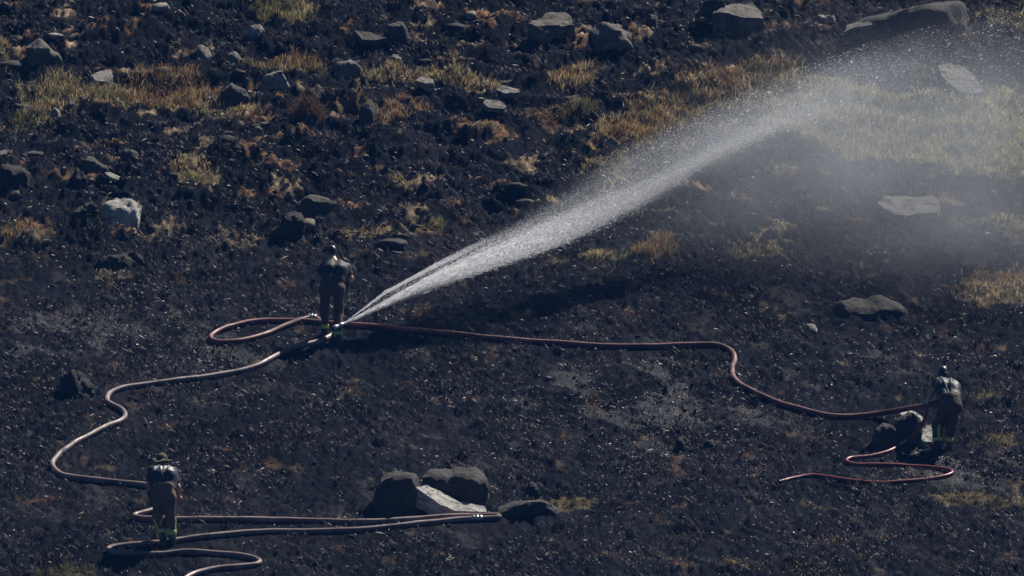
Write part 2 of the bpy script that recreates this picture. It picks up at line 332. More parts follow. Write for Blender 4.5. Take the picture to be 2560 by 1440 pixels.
# ------------------------------------------------------------------ grass patches (photo polygons) and colours
OL, ST, RU, GR, PA = (0.29, 0.24, 0.11), (0.54, 0.42, 0.24), (0.31, 0.175, 0.08), (0.18, 0.19, 0.075), (0.46, 0.38, 0.20)
GRASS = [  # polygon, blades, height, colour mix, bare-ground tint strength
    ([(30, 300), (60, 215), (110, 178), (210, 172), (300, 200), (380, 190), (330, 262), (200, 268), (120, 300)], 5200, .30, (GR, OL, ST, OL), .8),
    ([(300, 200), (370, 180), (480, 172), (535, 215), (560, 245), (480, 262), (330, 262), (300, 230)], 3600, .32, (RU, OL, RU, ST), .8),
    ([(480, 250), (560, 240), (640, 225), (625, 265), (580, 292), (520, 290)], 1100, .13, (ST, PA, OL), .8),
    ([(905, 172), (960, 158), (1100, 165), (1200, 188), (1250, 205), (1262, 226), (1180, 218), (1090, 192), (1000, 190), (920, 188)], 3000, .26, (OL, PA, ST, OL), .8),
    ([(1480, 335), (1500, 300), (1620, 235), (1700, 195), (1800, 165), (1900, 140), (2010, 150), (1995, 200), (1900, 245), (1750, 290), (1600, 340)], 6500, .34, (OL, RU, ST, GR, RU), .7),
    ([(1480, 310), (1560, 285), (1700, 280), (1640, 330), (1560, 345), (1490, 330)], 1800, .2, (ST, OL, (0.45, .25, .08)), .8),
    ([(1880, 330), (1900, 260), (2050, 175), (2300, 245), (2470, 225), (2580, 215), (2580, 440), (2450, 428), (2300, 402), (2150, 392), (2060, 362), (2000, 335)], 17000, .30, ((.46, .42, .20), PA, (.30, .30, .12), (.56, .49, .28), OL), .85),
    ([(640, 45), (650, 5), (760, -5), (800, 20), (760, 45), (700, 40)], 1200, .28, (OL, GR, PA), .5),
    ([(560, 160), (590, 120), (660, 140), (740, 125), (830, 150), (760, 175), (660, 170)], 1600, .26, (OL, RU, PA), .5),
    ([(790, 260), (850, 242), (900, 245), (1000, 265), (1040, 290), (990, 305), (930, 300), (850, 262)], 1200, .16, (ST, RU, OL), .8),
    ([(410, 395), (480, 378), (520, 395), (550, 415), (520, 445), (470, 430), (440, 415)], 900, .11, (ST, PA, OL), .9),
    ([(490, 345), (530, 335), (555, 345), (540, 365), (500, 362)], 300, .10, (ST, PA), .9),
    ([(1130, 308), (1200, 302), (1290, 318), (1230, 332), (1150, 326)], 500, .1, (ST, RU), .8),
    ([(1360, 200), (1400, 165), (1470, 155), (1490, 180), (1440, 205)], 700, .28, (RU, ST, OL), .5),
    ([(1400, 262), (1440, 245), (1500, 255), (1490, 280), (1420, 280)], 450, .24, (OL, GR), .5),
    ([(1370, 250), (1420, 270), (1420, 300), (1330, 300), (1330, 270)], 350, .1, (ST, RU), .6),
    ([(1450, 640), (1470, 600), (1540, 610), (1590, 640), (1520, 655)], 500, .16, (OL, GR, ST), .5),
    ([(1580, 635), (1600, 592), (1660, 590), (1700, 630), (1640, 645)], 700, .24, (OL, RU, GR), .5),
    ([(1440, 420), (1500, 395), (1600, 385), (1560, 410), (1460, 425)], 500, .13, (OL, PA), .7),
    ([(1780, 620), (1830, 605), (1950, 600), (1980, 625), (1860, 635)], 400, .1, (ST, PA, OL), .6),
    ([(860, 580), (900, 555), (980, 545), (985, 560), (930, 580), (880, 590)], 550, .09, (ST, RU, PA), .9),
    ([(1050, 560), (1070, 545), (1110, 538), (1120, 550), (1080, 565)], 260, .17, (OL, GR), .5),
    ([(1300, 1262), (1310, 1245), (1400, 1238), (1490, 1245), (1460, 1265)], 500, .12, (PA, OL), .6),
    ([(2330, 1240), (2380, 1215), (2430, 1225), (2560, 1235), (2560, 1262), (2440, 1258), (2340, 1248)], 700, .12, (PA, OL, ST), .5),
    ([(60, 1450), (90, 1415), (170, 1395), (260, 1420), (250, 1450)], 700, .22, (GR, OL), .4),
    ([(1790, 1400), (1810, 1385), (1870, 1385), (1885, 1410), (1830, 1415)], 300, .09, (RU, ST), .7),
    ([(2330, 545), (2470, 540), (2560, 530), (2560, 580), (2480, 565)], 350, .15, (OL, PA), .5),
    ([(2380, 740), (2420, 690), (2560, 660), (2560, 750), (2460, 755)], 900, .16, (ST, PA, RU), .6),
    ([(2420, 40), (2480, 5), (2565, -5), (2565, 60), (2500, 70)], 300, .15, (PA, OL), .2),
    ([(2440, 1110), (2480, 1078), (2530, 1080), (2535, 1105), (2470, 1112)], 300, .16, (OL, PA), .5),
    ([(2440, 985), (2450, 962), (2490, 965), (2490, 985)], 160, .12, (ST, OL), .5),
    ([(0, 120), (10, 100), (25, 140), (12, 175), (-5, 170)], 250, .2, (OL, ST), .5),
    ([(0, 565), (20, 545), (100, 545), (130, 560), (60, 595), (0, 600)], 400, .14, (OL, RU, ST), .4),
]

# ------------------------------------------------------------------ ground: one sheet, fine where the lens looks
xs = np.concatenate([np.linspace(-72, -11.6, 46)[:-1], np.arange(-11.6, 11.6, 0.031), np.linspace(11.6, 72, 46)])
ys = np.concatenate([np.linspace(-215, -20, 90)[:-1], np.arange(-20, 15.5, 0.05), np.linspace(15.5, 70, 40)])
GX, GY = np.meshgrid(xs, ys, indexing='ij')
BZ = base_h(GX, GY); DZ = detail_h(GX, GY)
smooth = np.ones_like(DZ)
def press(x, y, rad, keep):
    """trodden or weighed-down ground: detail fades within rad of a point"""
    i0, i1 = np.searchsorted(xs, [x-rad, x+rad]); j0, j1 = np.searchsorted(ys, [y-rad*1.2, y+rad*1.2])
    d = np.hypot(GX[i0:i1, j0:j1]-x, (GY[i0:i1, j0:j1]-y)/1.2)/rad
    s = keep+(1-keep)*sstep(0.35, 1.0, d); smooth[i0:i1, j0:j1] = np.minimum(smooth[i0:i1, j0:j1], s)
for k, C in HOSES.items():
    for c in C[::2]:
        if c[2]-base_h(c[0], c[1]) < 0.15: press(c[0], c[1], 0.27 if k != 'thin' else 0.2, 0.16)
for f in (F1L, F1R, F2L, F2R, F3L, F3R): press(f[0], f[1], 0.35, 0.1)
GZ = BZ+DZ*smooth

def H(x, y):
    x = np.asarray(x, float); y = np.asarray(y, float)
    i = np.clip(np.searchsorted(xs, x)-1, 0, len(xs)-2); j = np.clip(np.searchsorted(ys, y)-1, 0, len(ys)-2)
    fx = np.clip((x-xs[i])/(xs[i+1]-xs[i]), 0, 1); fy = np.clip((y-ys[j])/(ys[j+1]-ys[j]), 0, 1)
    return (GZ[i, j]*(1-fx)+GZ[i+1, j]*fx)*(1-fy)+(GZ[i, j+1]*(1-fx)+GZ[i+1, j+1]*fx)*fy
nx, ny = len(xs), len(ys)
idx = np.arange(nx*ny).reshape(nx, ny)
quads = np.stack([idx[:-1, :-1], idx[1:, :-1], idx[1:, 1:], idx[:-1, 1:]], -1).reshape(-1, 4)
me = mesh_np('hillside', np.stack([GX, GY, GZ], -1).reshape(-1, 3), quads)
# albedo: charred peat, brownish peat, scorched straw where the fire left some, and wetness
C = np.zeros((nx, ny, 4), np.float32)
n_b = fbm(GX*0.35, GY*0.28, 71, 4); n_c = fbm(GX*1.7, GY*1.0, 72, 4); n_d = fbm(GX*4.5, GY*2.4, 73, 3)
k = np.clip(1+0.55*n_c+0.35*n_d, 0.3, 2.2)[..., None]
C[..., :3] = np.array([0.0048, 0.0062, 0.0102])*k*np.clip(1+0.75*n_b, .4, 2)[..., None]
bm = sstep(0.05, 0.7, n_b+0.5*n_c)[..., None]
C[..., :3] = C[..., :3]*(1-0.6*bm)+np.array([0.0100, 0.0080, 0.0085])*k*0.6*bm
up = sstep(0.5, 4, GY)*(1-0.6*sstep(3, 8, GX))
crest = np.clip(DZ/(0.12*rough_amp(GX, GY)), -1, 1.6)
straw = sstep(0.42, 0.72, fbm(GX*1.35+5, GY*1.6, 74, 4)+0.35*n_c+0.28*fbm(GX*0.3, GY*0.3, 75, 2)+0.36*crest+0.10)*up
low = sstep(0.62, 0.8, fbm(GX*1.6+15, GY*1.1, 76, 3)+0.3*n_c)*0.26*(1-up)
PXg, PYg = to_px(GX, GY, BZ)
PXn = PXg+38*perlin(GX*2.3, GY*1.6, 81)+16*perlin(GX*6, GY*4, 82); PYn = PYg+16*perlin(GX*2.1, GY*1.5, 83)+8*perlin(GX*6, GY*4, 84)
dense = np.zeros((nx, ny)); gtint = np.zeros((nx, ny, 3))
for poly, nb, hh, cols, st in GRASS:
    ins = in_poly(PXn, PYn, poly)
    dense[ins] = np.maximum(dense[ins], st); gtint[ins] = np.mean(cols, 0)
patch = dense[..., None]*np.clip(0.55+0.7*n_d, 0, 1)[..., None]
sc_ = np.maximum(straw, low)[..., None]*np.clip(0.6+0.5*n_d, 0, 1)[..., None]
scol = np.where((fbm(GX*0.8, GY*0.6, 79, 2) > 0.05)[..., None], np.array([0.34, 0.255, 0.16]), np.array([0.22, 0.13, 0.07]))
C[..., :3] = C[..., :3]*(1-sc_)+scol*sc_
C[..., :3] = C[..., :3]*(1-patch)+gtint*0.5*patch
spots = fbm(GX*1.0+0.5*GY, GY*0.8, 85, 4)+0.45*fbm(GX*3.6+2.5*GY, GY*3.0, 88, 3)+0.35*fbm(GX*0.22, GY*0.25, 86, 2)
patchy = np.zeros((nx, ny))
def blob(px, py, rx, ry, v):
    return v*np.exp(-(((PXg-px)/rx)**2+((PYg-py)/ry)**2))
for b in ((200, 840, 330, 60, .75), (560, 900, 200, 60, .5), (2440, 1155, 190, 40, 1.0), (1700, 1010, 330, 85, .5), (2260, 1185, 130, 20, .8), (1500, 980, 280, 60, .45), (900, 830, 250, 80, .3), (2300, 900, 240, 60, .35), (1600, 1130, 300, 50, .4)): patchy = patchy+blob(*b)
wet = 0.34+0.30*sstep(-0.05, 1.2, spots+0.55*patchy)*(0.4+0.6*np.clip(patchy, 0, 1))
wet = wet*(1-0.8*np.maximum(dense, sc_[..., 0]))*(1-0.35*sstep(1, 6, GY))
C[..., 3] = np.clip(wet, 0, 1)
vcol(me, C.reshape(-1, 4))
go = link('hillside', me, M['ground']); go['kind'] = 'structure'
del C, k, PXn, PYn, gtint, patch, n_c, n_d

# ------------------------------------------------------------------ hoses
def tube(C, r, nseg=12, cap=True):
    T = np.gradient(C, axis=0); T /= np.linalg.norm(T, axis=1)[:, None]+1e-9
    A = np.cross(T, [0, 0, 1.0]); A /= np.linalg.norm(A, axis=1)[:, None]+1e-9; B = np.cross(A, T)
    th = np.linspace(0, 2*math.pi, nseg, endpoint=False); r = np.broadcast_to(np.asarray(r, float), (len(C),))
    V = (C[:, None]+r[:, None, None]*(np.cos(th)[None, :, None]*A[:, None]+np.sin(th)[None, :, None]*B[:, None])).reshape(-1, 3)
    n = len(C); i = np.arange(n-1)[:, None]*nseg; j = np.arange(nseg)[None]; j2 = (j+1) % nseg
    F = np.stack([i+j, i+j2, i+nseg+j2, i+nseg+j], -1).reshape(-1, 4)
    return V, F
def hose_obj(name, key, r, mat, label, couplings):
    C = HOSES[key]; s = np.arange(len(C))*0.05
    rr = r*(1+0.09*perlin(s*1.3, s*0+3.3, 8)+0.05*perlin(s*7, s*0, 9))
    root = empty(name, C[0]); mi = np.array(C[0])
    V, F = tube(C-mi, rr, 14); link('hose_jacket', mesh_np('hose_jacket', V, F), mat, root)
    for px in couplings:                                # metal couplings where two lengths join
        q, wd = px
        i = int(q*(len(C)-1)); i = max(2, min(len(C)-4, i))
        a, b = C[i], C[i+2]; d = (b-a)/np.linalg.norm(b-a); tt = np.linspace(-wd, wd, 13)
        prof = r*np.array([1.02, 1.25, 1.3, 1.3, 1.12, 1.35, 1.42, 1.35, 1.12, 1.3, 1.3, 1.25, 1.02])
        V, F = tube((a-mi)+tt[:, None]*d[None], prof, 14); link('coupling', mesh_np('coupling', V, F), M['metal'], root)
    tag(root, label, 'hose'); return root
def qfrac(key, px, py):                                 # nearest place along a hose to a photo pixel
    C = HOSES[key]; a, b = to_px(C[:, 0], C[:, 1], C[:, 2]); return float(np.argmin((a-px)**2+(b-py)**2))/(len(C)-1)
hl = hose_obj('fire_hose', 'long', 0.047, M['hose'], 'long red-brown fire hose snaking past the person in the bush hat up to the spray', [(qfrac('long', 1195, 1296), .09)])
hose_obj('fire_hose', 'loop', 0.046, M['hose_mid'], 'red fire hose running from the person by the broken rocks to a round loop', [(0.985, .08)])
hose_obj('fire_hose', 'thin', 0.031, M['hose_red'], 'thin red hose doubled back on the wet ground below the broken rocks', [(qfrac('thin', 2252, 1107), .12)])
# the nozzle at the end of the long hose
nd = at(980., 757., NOZ[1]+0.55)-NOZ; nd /= np.linalg.norm(nd); tt = np.linspace(-0.26, 0.02, 10)
V, F = tube((NOZ-HOSES['long'][0])+tt[:, None]*nd[None], np.array([.05, .058, .058, .045, .04, .05, .05, .036, .03, .026]), 16)
nz = link('nozzle', mesh_np('nozzle', V, F), M['metal'], hl); nz['label'] = 'dark metal branch nozzle'

# ------------------------------------------------------------------ rocks
SECT = {
    'block': [(0, -.3), (-.02, .05), (-.03, .40), (-.01, .74), (.04, .92), (.14, .975), (.32, 1), (.6, 1.0), (.85, .93), (1, .6), (1.02, -.3)],
    'wall': [(0, -.3), (-.03, .05), (-.06, .40), (-.08, .74), (-.07, .955), (-.03, .985), (.10, 1), (.6, .99), (.85, .93), (1, .6), (1.02, -.3)],
    'dome': [(0, -.3), (-.02, .12), (.0, .42), (.09, .74), (.22, .92), (.38, 1), (.6, .97), (.85, .75), (1, .4), (1, -.3)],
    'slope': [(0, -.3), (-.02, .06), (.02, .26), (.16, .44), (.40, .74), (.62, .93), (.78, 1.0), (.95, .7), (1, -.3)],
    'wedge': [(0, -.3), (.0, .3), (.10, .62), (.25, .84), (.45, .97), (.6, 1), (.8, .8), (1, .2), (1, -.3)],
}
def facet(V, seed, n=9, keep=0.80):
    """break a rounded form into planes: points beyond a random plane are laid on it"""
    r = np.random.default_rng(seed+900); sh = V.shape; X = V.reshape(-1, 3); c = X.mean(0)
    for _ in range(n):
        nrm = r.normal(0, 1, 3)*np.array([1, .8, .7]); nrm[2] = abs(nrm[2])*.8; nrm /= np.linalg.norm(nrm)
        d = (X-c)@nrm; lim = d.max()*r.uniform(keep, .97); over = np.clip(d-lim, 0, None)
        X = X-0.92*over[:, None]*nrm
    return X.reshape(sh)
def rock_profile(name, sil, base, depth, sect, mat, label, seed=0, rough=1.0, group=None, tilt=0.0):
    """sil: upper outline in the photo, left to right; base: photo y of the foot of the front face"""
    sil = np.array(sil, float); NU, NV = 46, 30
    basev = np.array(base, float) if hasattr(base, '__len__') else np.array([base, base], float)
    xm = (sil[0, 0]+sil[-1, 0])/2; gb = ground(xm, float(basev.mean())); Y0 = gb[1]
    s = np.concatenate([[0], np.cumsum(np.hypot(np.diff(sil[:, 0]), np.diff(sil[:, 1])*0.6))]); s /= s[-1]
    u = np.linspace(0, 1, NU); u = 0.5-0.5*np.cos(math.pi*u)*(0.35)-0.5*(1-2*u)*0.65
    px = np.interp(u, s, sil[:, 0]); py = np.interp(u, s, sil[:, 1])
    un = (px-px.min())/(px.max()-px.min()+1e-9)
    wt = np.clip(1-np.abs(2*un-1)**3.0, 0, 1)**0.5; wt = 0.22+0.78*wt
    Yc = Y0+0.38*depth
    crest = at(px, py, np.full(NU, Yc)+tilt*(un-0.5))
    bz = base_h(crest[:, 0], np.full(NU, Y0))-0.06
    sec = np.array(SECT[sect]); ss = np.concatenate([[0], np.cumsum(np.hypot(np.diff(sec[:, 0]), np.diff(sec[:, 1])))]); ss /= ss[-1]
    v = np.linspace(0, 1, NV); df = np.interp(v, ss, sec[:, 0]); hf = np.interp(v, ss, sec[:, 1])
    hgt = np.maximum(crest[:, 2]-bz, 0.03)
    Vx = np.repeat(crest[:, 0][:, None], NV, 1)
    Vy = crest[:, 1][:, None]+(df[None]-0.38)*depth*wt[:, None]
    Vz = bz[:, None]+hf[None]*hgt[:, None]
    V = np.stack([Vx, Vy, Vz], -1)
    size = min(np.ptp(crest[:, 0]), hgt.max()*2.2)
    if mat == 'peat_mound': rough *= 1.7
    V = facet(V, seed, 16, .70 if sect in ('dome', 'wedge', 'slope') else .86)
    q = V+seed*3.17
    d = 0.10*noise3(q*1.6/size, seed)+0.055*np.abs(noise3(q*3.6/size, seed+3))-0.03+0.030*noise3(q*8/size, seed+6)
    strat = 0.035*np.abs(perlin(q[..., 2]*7/size+2.2*q[..., 0]/size*0.4, q[..., 0]*0.8/size, seed+9))
    d = (d-strat)*size*rough
    ctr = np.array([V[..., 0].mean(), Vy.mean(), bz.mean()+0.3*hgt.mean()]); dirn = V-ctr; dirn /= np.linalg.norm(dirn, axis=-1)[..., None]+1e-6
    V = V+dirn*d[..., None]*np.clip(hf+0.4, 0.2, 1)[None, :, None]
    idx = np.arange(NU*NV).reshape(NU, NV)
    F = np.stack([idx[:-1, :-1], idx[1:, :-1], idx[1:, 1:], idx[:-1, 1:]], -1).reshape(-1, 4)
    V = V.reshape(-1, 3); ca = V[idx[0]].mean(0); cb = V[idx[-1]].mean(0); V = np.vstack([V, ca, cb]); na = len(V)-2
    E = [(idx[0, j+1], idx[0, j], na, na) for j in range(NV-1)]+[(idx[-1, j], idx[-1, j+1], na+1, na+1) for j in range(NV-1)]
    loc = np.array([crest[:, 0].mean(), Y0, bz.mean()])
    me = bpy.data.meshes.new(name)
    me.from_pydata((V-loc).tolist(), [], F.tolist()+[e[:3] for e in E]); me.update()
    o = link(name, me, M[mat]); o.location = loc
    me.set_sharp_from_angle(angle=R(38))
    tag(o, label, 'rock', group); return o
def rock_slab(name, pts, thick, mat, label, seed=0, rough=1.0, drop=6):
    """pts: lit top face as photo pixels with y offsets from the foot's plane, thickness downward"""
    foot = max(pts, key=lambda q: q[1]); Y0 = ground(float(foot[0]), float(foot[1]+drop))[1]
    top = np.array([at(float(q[0]), float(q[1]), Y0+q[2]) for q in pts]); loc = top.mean(0); loc[2] -= thick*0.5
    bm = bmesh.new(); vs = [bm.verts.new(p-loc) for p in top]
    f = bm.faces.new(vs); f.normal_update()
    if f.normal.z < 0: f.normal_flip()
    ext = bmesh.ops.extrude_face_region(bm, geom=[f]); low = [g for g in ext['geom'] if isinstance(g, bmesh.types.BMVert)]
    c = sum((v.co for v in low), Vector())/len(low)
    for v in low:
        v.co.x += (v.co.x-c.x)*0.06; v.co.y += (v.co.y-c.y)*0.10+0.02; v.co.z -= thick
    bmesh.ops.triangulate(bm, faces=bm.faces[:])
    for _ in range(4): bmesh.ops.subdivide_edges(bm, edges=[e for e in bm.edges if e.calc_length() > 0.06], cuts=1, use_grid_fill=True)
    bmesh.ops.triangulate(bm, faces=bm.faces[:]); bmesh.ops.recalc_face_normals(bm, faces=bm.faces[:])
    bm.verts.index_update(); X = np.array([v.co for v in bm.verts]); size = np.ptp(X[:, 0])
    q = X+loc+seed*2.7
    d = (0.05*noise3(q*2.2/size, seed)+0.03*noise3(q*6/size, seed+3)-0.035*np.abs(perlin(q[:, 0]*3/size+q[:, 1]*4/size, q[:, 1]*9/size-q[:, 0]*5/size, seed+7)))*size*rough
    for v, dd in zip(bm.verts, d): v.co += v.normal*float(dd)
    me = bpy.data.meshes.new(name); bm.to_mesh(me); bm.free()
    o = link(name, me, M[mat]); o.location = loc; me.set_sharp_from_angle(angle=R(40)); tag(o, label, 'rock'); return o
def ell(x0, x1, yt, yb, sk=0.5, n=13, pw=2.2):
    t = np.linspace(-1, 1, n); h = (1-np.abs(t)**pw)**(1/pw)
    c = x0+(x1-x0)*(0.5+0.5*t+(sk-0.5)*0.7*(1-t*t)); return [(a, yb-(yb-yt)*b) for a, b in zip(c, h)]

B = 'boulder'
rock_profile(B, [(930, 1283), (936, 1228), (945, 1202), (962, 1190), (985, 1182), (1010, 1181), (1035, 1183), (1052, 1192), (1056, 1212), (1062, 1240), (1070, 1283)], 1284, .9, 'wall', 'rock_dark', 'dark square-shouldered boulder joined to the pale leaning slab, above the doubled hose', 1, .7)
rock_profile(B, [(1050, 1240), (1056, 1192), (1075, 1179), (1110, 1175), (1124, 1179), (1140, 1172), (1180, 1170), (1204, 1174), (1216, 1184), (1219, 1215), (1223, 1245), (1226, 1272)], 1262, 0.9, 'wall', 'rock_dark', 'broad dark boulder with thin sunlit crest standing behind the pale leaning slab', 2, .7)
rock_slab('flat_rock', [(1040, 1219, .18), (1068, 1212, .42), (1105, 1229, .46), (1150, 1246, .46), (1214, 1266, .42), (1218, 1278, .08), (1180, 1277, .0), (1135, 1274, .0), (1100, 1262, .02), (1070, 1240, .08)], .30, 'rock_bright', 'pale sunlit slab leaning between two dark boulders', 3, .6, 12)
rock_profile(B, [(1222, 1277), (1250, 1268), (1285, 1256), (1320, 1250), (1352, 1248), (1368, 1254), (1392, 1268), (1410, 1280)], 1287, .6, 'wall', 'rock_dark', 'low dark rock with sunlit ridge just uphill of the hose bend', 4, .8)
rock_profile(B, [(2084, 104), (2100, 80), (2113, 64), (2150, 50), (2190, 38), (2235, 26), (2290, 13), (2330, 8), (2370, 2), (2400, 1), (2428, 12), (2434, 30), (2430, 52)], (112, 84), 1.3, 'wall', 'rock_dark', 'huge long dark outcrop with a sloping sunlit top above the water spray', 5, .5, tilt=.5)
rock_slab('flat_rock', [(2108, 80, .1), (2116, 63, .5), (2170, 48, .6), (2230, 33, .6), (2240, 44, .2), (2200, 56, .05), (2162, 64, .0), (2135, 70, .0)], .3, 'rock_mid', 'grey flat ledge stepped against the lower end of the huge outcrop', 6, .6, 30)
rock_slab('flat_rock', [(1782, 34, .0), (1806, 17, .5), (1840, 6, .9), (1880, -4, 1.0), (1898, 20, .7), (1910, 46, .2), (1880, 46, .05), (1850, 40, .0), (1828, 33, .0)], .5, 'rock_mid', 'blocky boulder with a tilted grey top beside a darker rock', 7, .7, 26)
rock_profile(B, [(1736, 45), (1742, 22), (1752, 4), (1775, -8), (1800, -10), (1818, 8), (1826, 40)], 48, .7, 'block', 'rock_dark', 'dark upright rock butting against the blocky boulder with tilted grey top', 8, .8)
rock_profile(B, [(1456, 108), (1466, 90), (1480, 72), (1502, 57), (1530, 50), (1556, 48), (1576, 60), (1588, 72), (1608, 86), (1620, 112)], 116, .9, 'wedge', 'rock_mid', 'dark hump-backed boulder with streaked sunlit shoulder', 9, 1.0)
rock_slab('flat_rock', [(1322, 58, .15), (1338, 46, .5), (1374, 32, .8), (1416, 27, .9), (1438, 62, .1), (1404, 66, .0), (1386, 62, .05), (1378, 76, .0), (1362, 80, -.05), (1342, 66, .0)], .24, 'rock_mid', 'grey notched slab next to the dark hump-backed boulder', 10, .8, 14)
rock_slab('flat_rock', [(2344, 164, .5), (2376, 157, .75), (2412, 170, .75), (2442, 194, .6), (2467, 221, .3), (2440, 233, .0), (2402, 229, .0), (2372, 206, .1), (2352, 186, .25)], .38, 'rock_grey', 'grey-tan grooved slab tilted to one side behind the drifting spray', 11, .8, 16)
rock_slab('flat_rock', [(2194, 506, .25), (2215, 492, .5), (2270, 489, .6), (2332, 487, .6), (2346, 502, .4), (2344, 529, .0), (2300, 533, .0), (2268, 539, -.05), (2235, 535, .0), (2208, 520, .12)], .14, 'rock_grey', 'flat layered slab lying level on the dark burnt slope in the mist', 12, .7, 9)
rock_profile(B, [(2056, 780), (2080, 758), (2098, 750), (2140, 746), (2168, 746), (2192, 738), (2210, 741), (2238, 755), (2262, 768), (2278, 784)], 792, 1.0, 'wedge', 'rock_dark', 'wide low brown-black rock with a small peak under thin mist', 13, .8)
rock_profile('stone', ell(2004, 2052, 810, 832), 832, .3, 'dome', 'rock', 'small pale rounded stone downhill of the wide low peaked rock', 14, .8)
rock_profile(B, [(2222, 1112), (2226, 1075), (2232, 1050), (2250, 1032), (2270, 1026), (2290, 1032), (2306, 1046), (2312, 1075), (2314, 1112)], 1112, .55, 'block', 'rock_dark', 'black broken rock with sunlit top beneath the hanging hose', 15, 1.0)
rock_slab('flat_rock', [(2250, 1034, .3), (2266, 1024, .5), (2290, 1029, .5), (2312, 1046, .4), (2306, 1056, .1), (2286, 1052, .05), (2264, 1046, .12)], .10, 'rock_bright', 'sunlit top of the black broken rock, made as a pale cap', 16, .7)  # sunlight on the dark rock's top, put into a pale piece
rock_slab('flat_rock', [(2290, 1078, .2), (2312, 1052, .35), (2330, 1058, .4), (2330, 1105, .05), (2312, 1104, -.02), (2296, 1092, .05)], .2, 'rock_bright', 'sunlit rock face, made as a pale slab, at the boots of the person by the broken rocks', 17, .8)  # sunlit side of the dark rock, its light put into a pale piece
rock_profile(B, [(2174, 1115), (2180, 1092), (2194, 1076), (2206, 1060), (2222, 1055), (2234, 1066), (2244, 1090), (2250, 1116)], 1117, .45, 'block', 'rock_dark', 'black jagged stone on the far side of the broken rock from the person', 18, 1.1)
rock_profile(B, [(238, 551), (244, 528), (262, 503), (288, 484), (310, 478), (336, 483), (356, 494), (363, 506), (352, 520), (346, 548)], 552, .75, 'slope', 'rock_bright', 'large pale weathered boulder with overhanging lip on dark ground', 19, 1.0)
rock_profile(B, [(184, 546), (196, 522), (212, 505), (232, 500), (244, 514), (248, 542)], 546, .5, 'block', 'peat_mound', 'black wedge-shaped rock leaning against the large weathered boulder', 20, .9)
rock_profile(B, [(222, 661), (236, 646), (262, 636), (292, 634), (312, 626), (338, 621), (360, 625), (376, 640), (374, 660)], 663, .6, 'dome', 'peat_mound', 'long black peat hummock where the rough slope turns smooth', 21, .8)
rock_profile(B, [(742, 526), (758, 498), (772, 485), (795, 489), (820, 497), (845, 506), (868, 511), (880, 524)], 530, .55, 'block', 'rock_dark', 'flat dark rock with pale lit top uphill of the bare-armed person in black', 22, .7)
rock_profile(B, [(646, 212), (648, 185), (660, 170), (682, 165), (704, 170), (722, 182), (734, 198), (732, 214)], 216, .6, 'dome', 'rock', 'rounded pale grey boulder beside the brown heather bush', 23, 1.0)
rock_profile(B, [(818, 178), (826, 162), (846, 150), (872, 147), (892, 154), (906, 168), (906, 180)], 180, .5, 'dome', 'rock_grey', 'smooth egg-shaped grey boulder at the end of the long grass strip', 24, .7)
rock_profile(B, [(896, 294), (898, 262), (906, 248), (922, 244), (936, 252), (941, 270), (942, 294)], 296, .4, 'dome', 'rock_dark', 'dark upright rounded stone set among tan grass', 25, .6)
rock_profile(B, [(64, 152), (68, 120), (82, 106), (98, 97), (114, 107), (130, 122), (146, 132), (160, 152)], 154, .7, 'block', 'rock_mid', 'dark pyramid-shaped boulder with a sunlit edge above the left grass', 26, .8)
rock_profile(B, [(478, 142), (486, 122), (496, 115), (520, 116), (540, 122), (548, 140)], 145, .5, 'wedge', 'rock', 'squat stone with flat pale top above the rusty grass', 27, .8)
rock_profile('stone', ell(564, 606, 126, 154), 155, .35, 'dome', 'rock_grey', 'grey rounded stone half hidden by olive grass', 28, .8)
rock_slab('flat_rock', [(228, 188, .1), (250, 178, .3), (278, 172, .4), (282, 190, .2), (272, 204, .0), (240, 202, .0)], .12, 'rock', 'small pale slab lying inside the green and yellow grass', 29, .8)
rock_profile('stone', ell(154, 192, 247, 275), 276, .35, 'dome', 'rock_dark', 'dark round stone in grass beside a paler twin', 30, .8)
rock_profile('stone', ell(120, 161, 268, 294), 295, .35, 'dome', 'rock', 'pale round stone at the foot of the green grass next to a dark one', 31, .8)
rock_profile(B, [(964, 92), (968, 62), (980, 53), (1004, 56), (1018, 72), (1024, 95)], 96, .5, 'block', 'rock_dark', 'dark square block with one pale chipped corner high on the slope', 32, .9)
rock_slab('flat_rock', [(886, 76, .25), (905, 74, .3), (948, 86, .25), (975, 92, .1), (940, 100, .0), (905, 98, .0)], .1, 'rock_dark', 'thin brownish slab pointing at the dark square block', 33, .7)
rock_profile('stone', ell(968, 1006, 133, 152), 153, .3, 'dome', 'rock', 'small whitish stone on bare black ground above the grass strip', 34, .7)
rock_slab('flat_rock', [(1038, 200, .1), (1052, 192, .25), (1082, 198, .25), (1084, 208, .0), (1062, 208, .0)], .08, 'rock', 'small white slab under the overhang of the grass strip', 35, .7)
rock_slab('flat_rock', [(1206, 256, .1), (1216, 247, .25), (1250, 252, .25), (1268, 264, .1), (1258, 272, .0), (1222, 268, .0)], .1, 'rock_grey', 'grey slab half sunk in straw below the end of the grass strip', 36, .8)
rock_slab('flat_rock', [(1240, 224, .1), (1254, 214, .25), (1290, 222, .25), (1300, 230, .0), (1262, 234, .0)], .1, 'rock', 'pale chip of rock at the very end of the grass strip', 37, .8)
rock_profile('stone', [(716, 335), (720, 318), (732, 309), (745, 314), (756, 326), (764, 336)], 338, .35, 'wedge', 'rock_dark', 'brown lopsided stone below the brown heather bush', 38, .9)
rock_profile(B, [(200, 432), (206, 402), (218, 389), (236, 398), (254, 410), (270, 418), (272, 432)], 434, .55, 'block', 'rock_dark', 'dark ramp-shaped rock with a fine bright edge', 39, .7)
rock_slab('flat_rock', [(262, 432, .2), (275, 430, .25), (300, 440, .2), (308, 448, .05), (294, 450, .0), (274, 442, .02)], .06, 'rock', 'thin bright sliver of stone below the ramp-shaped rock', 40, .6)
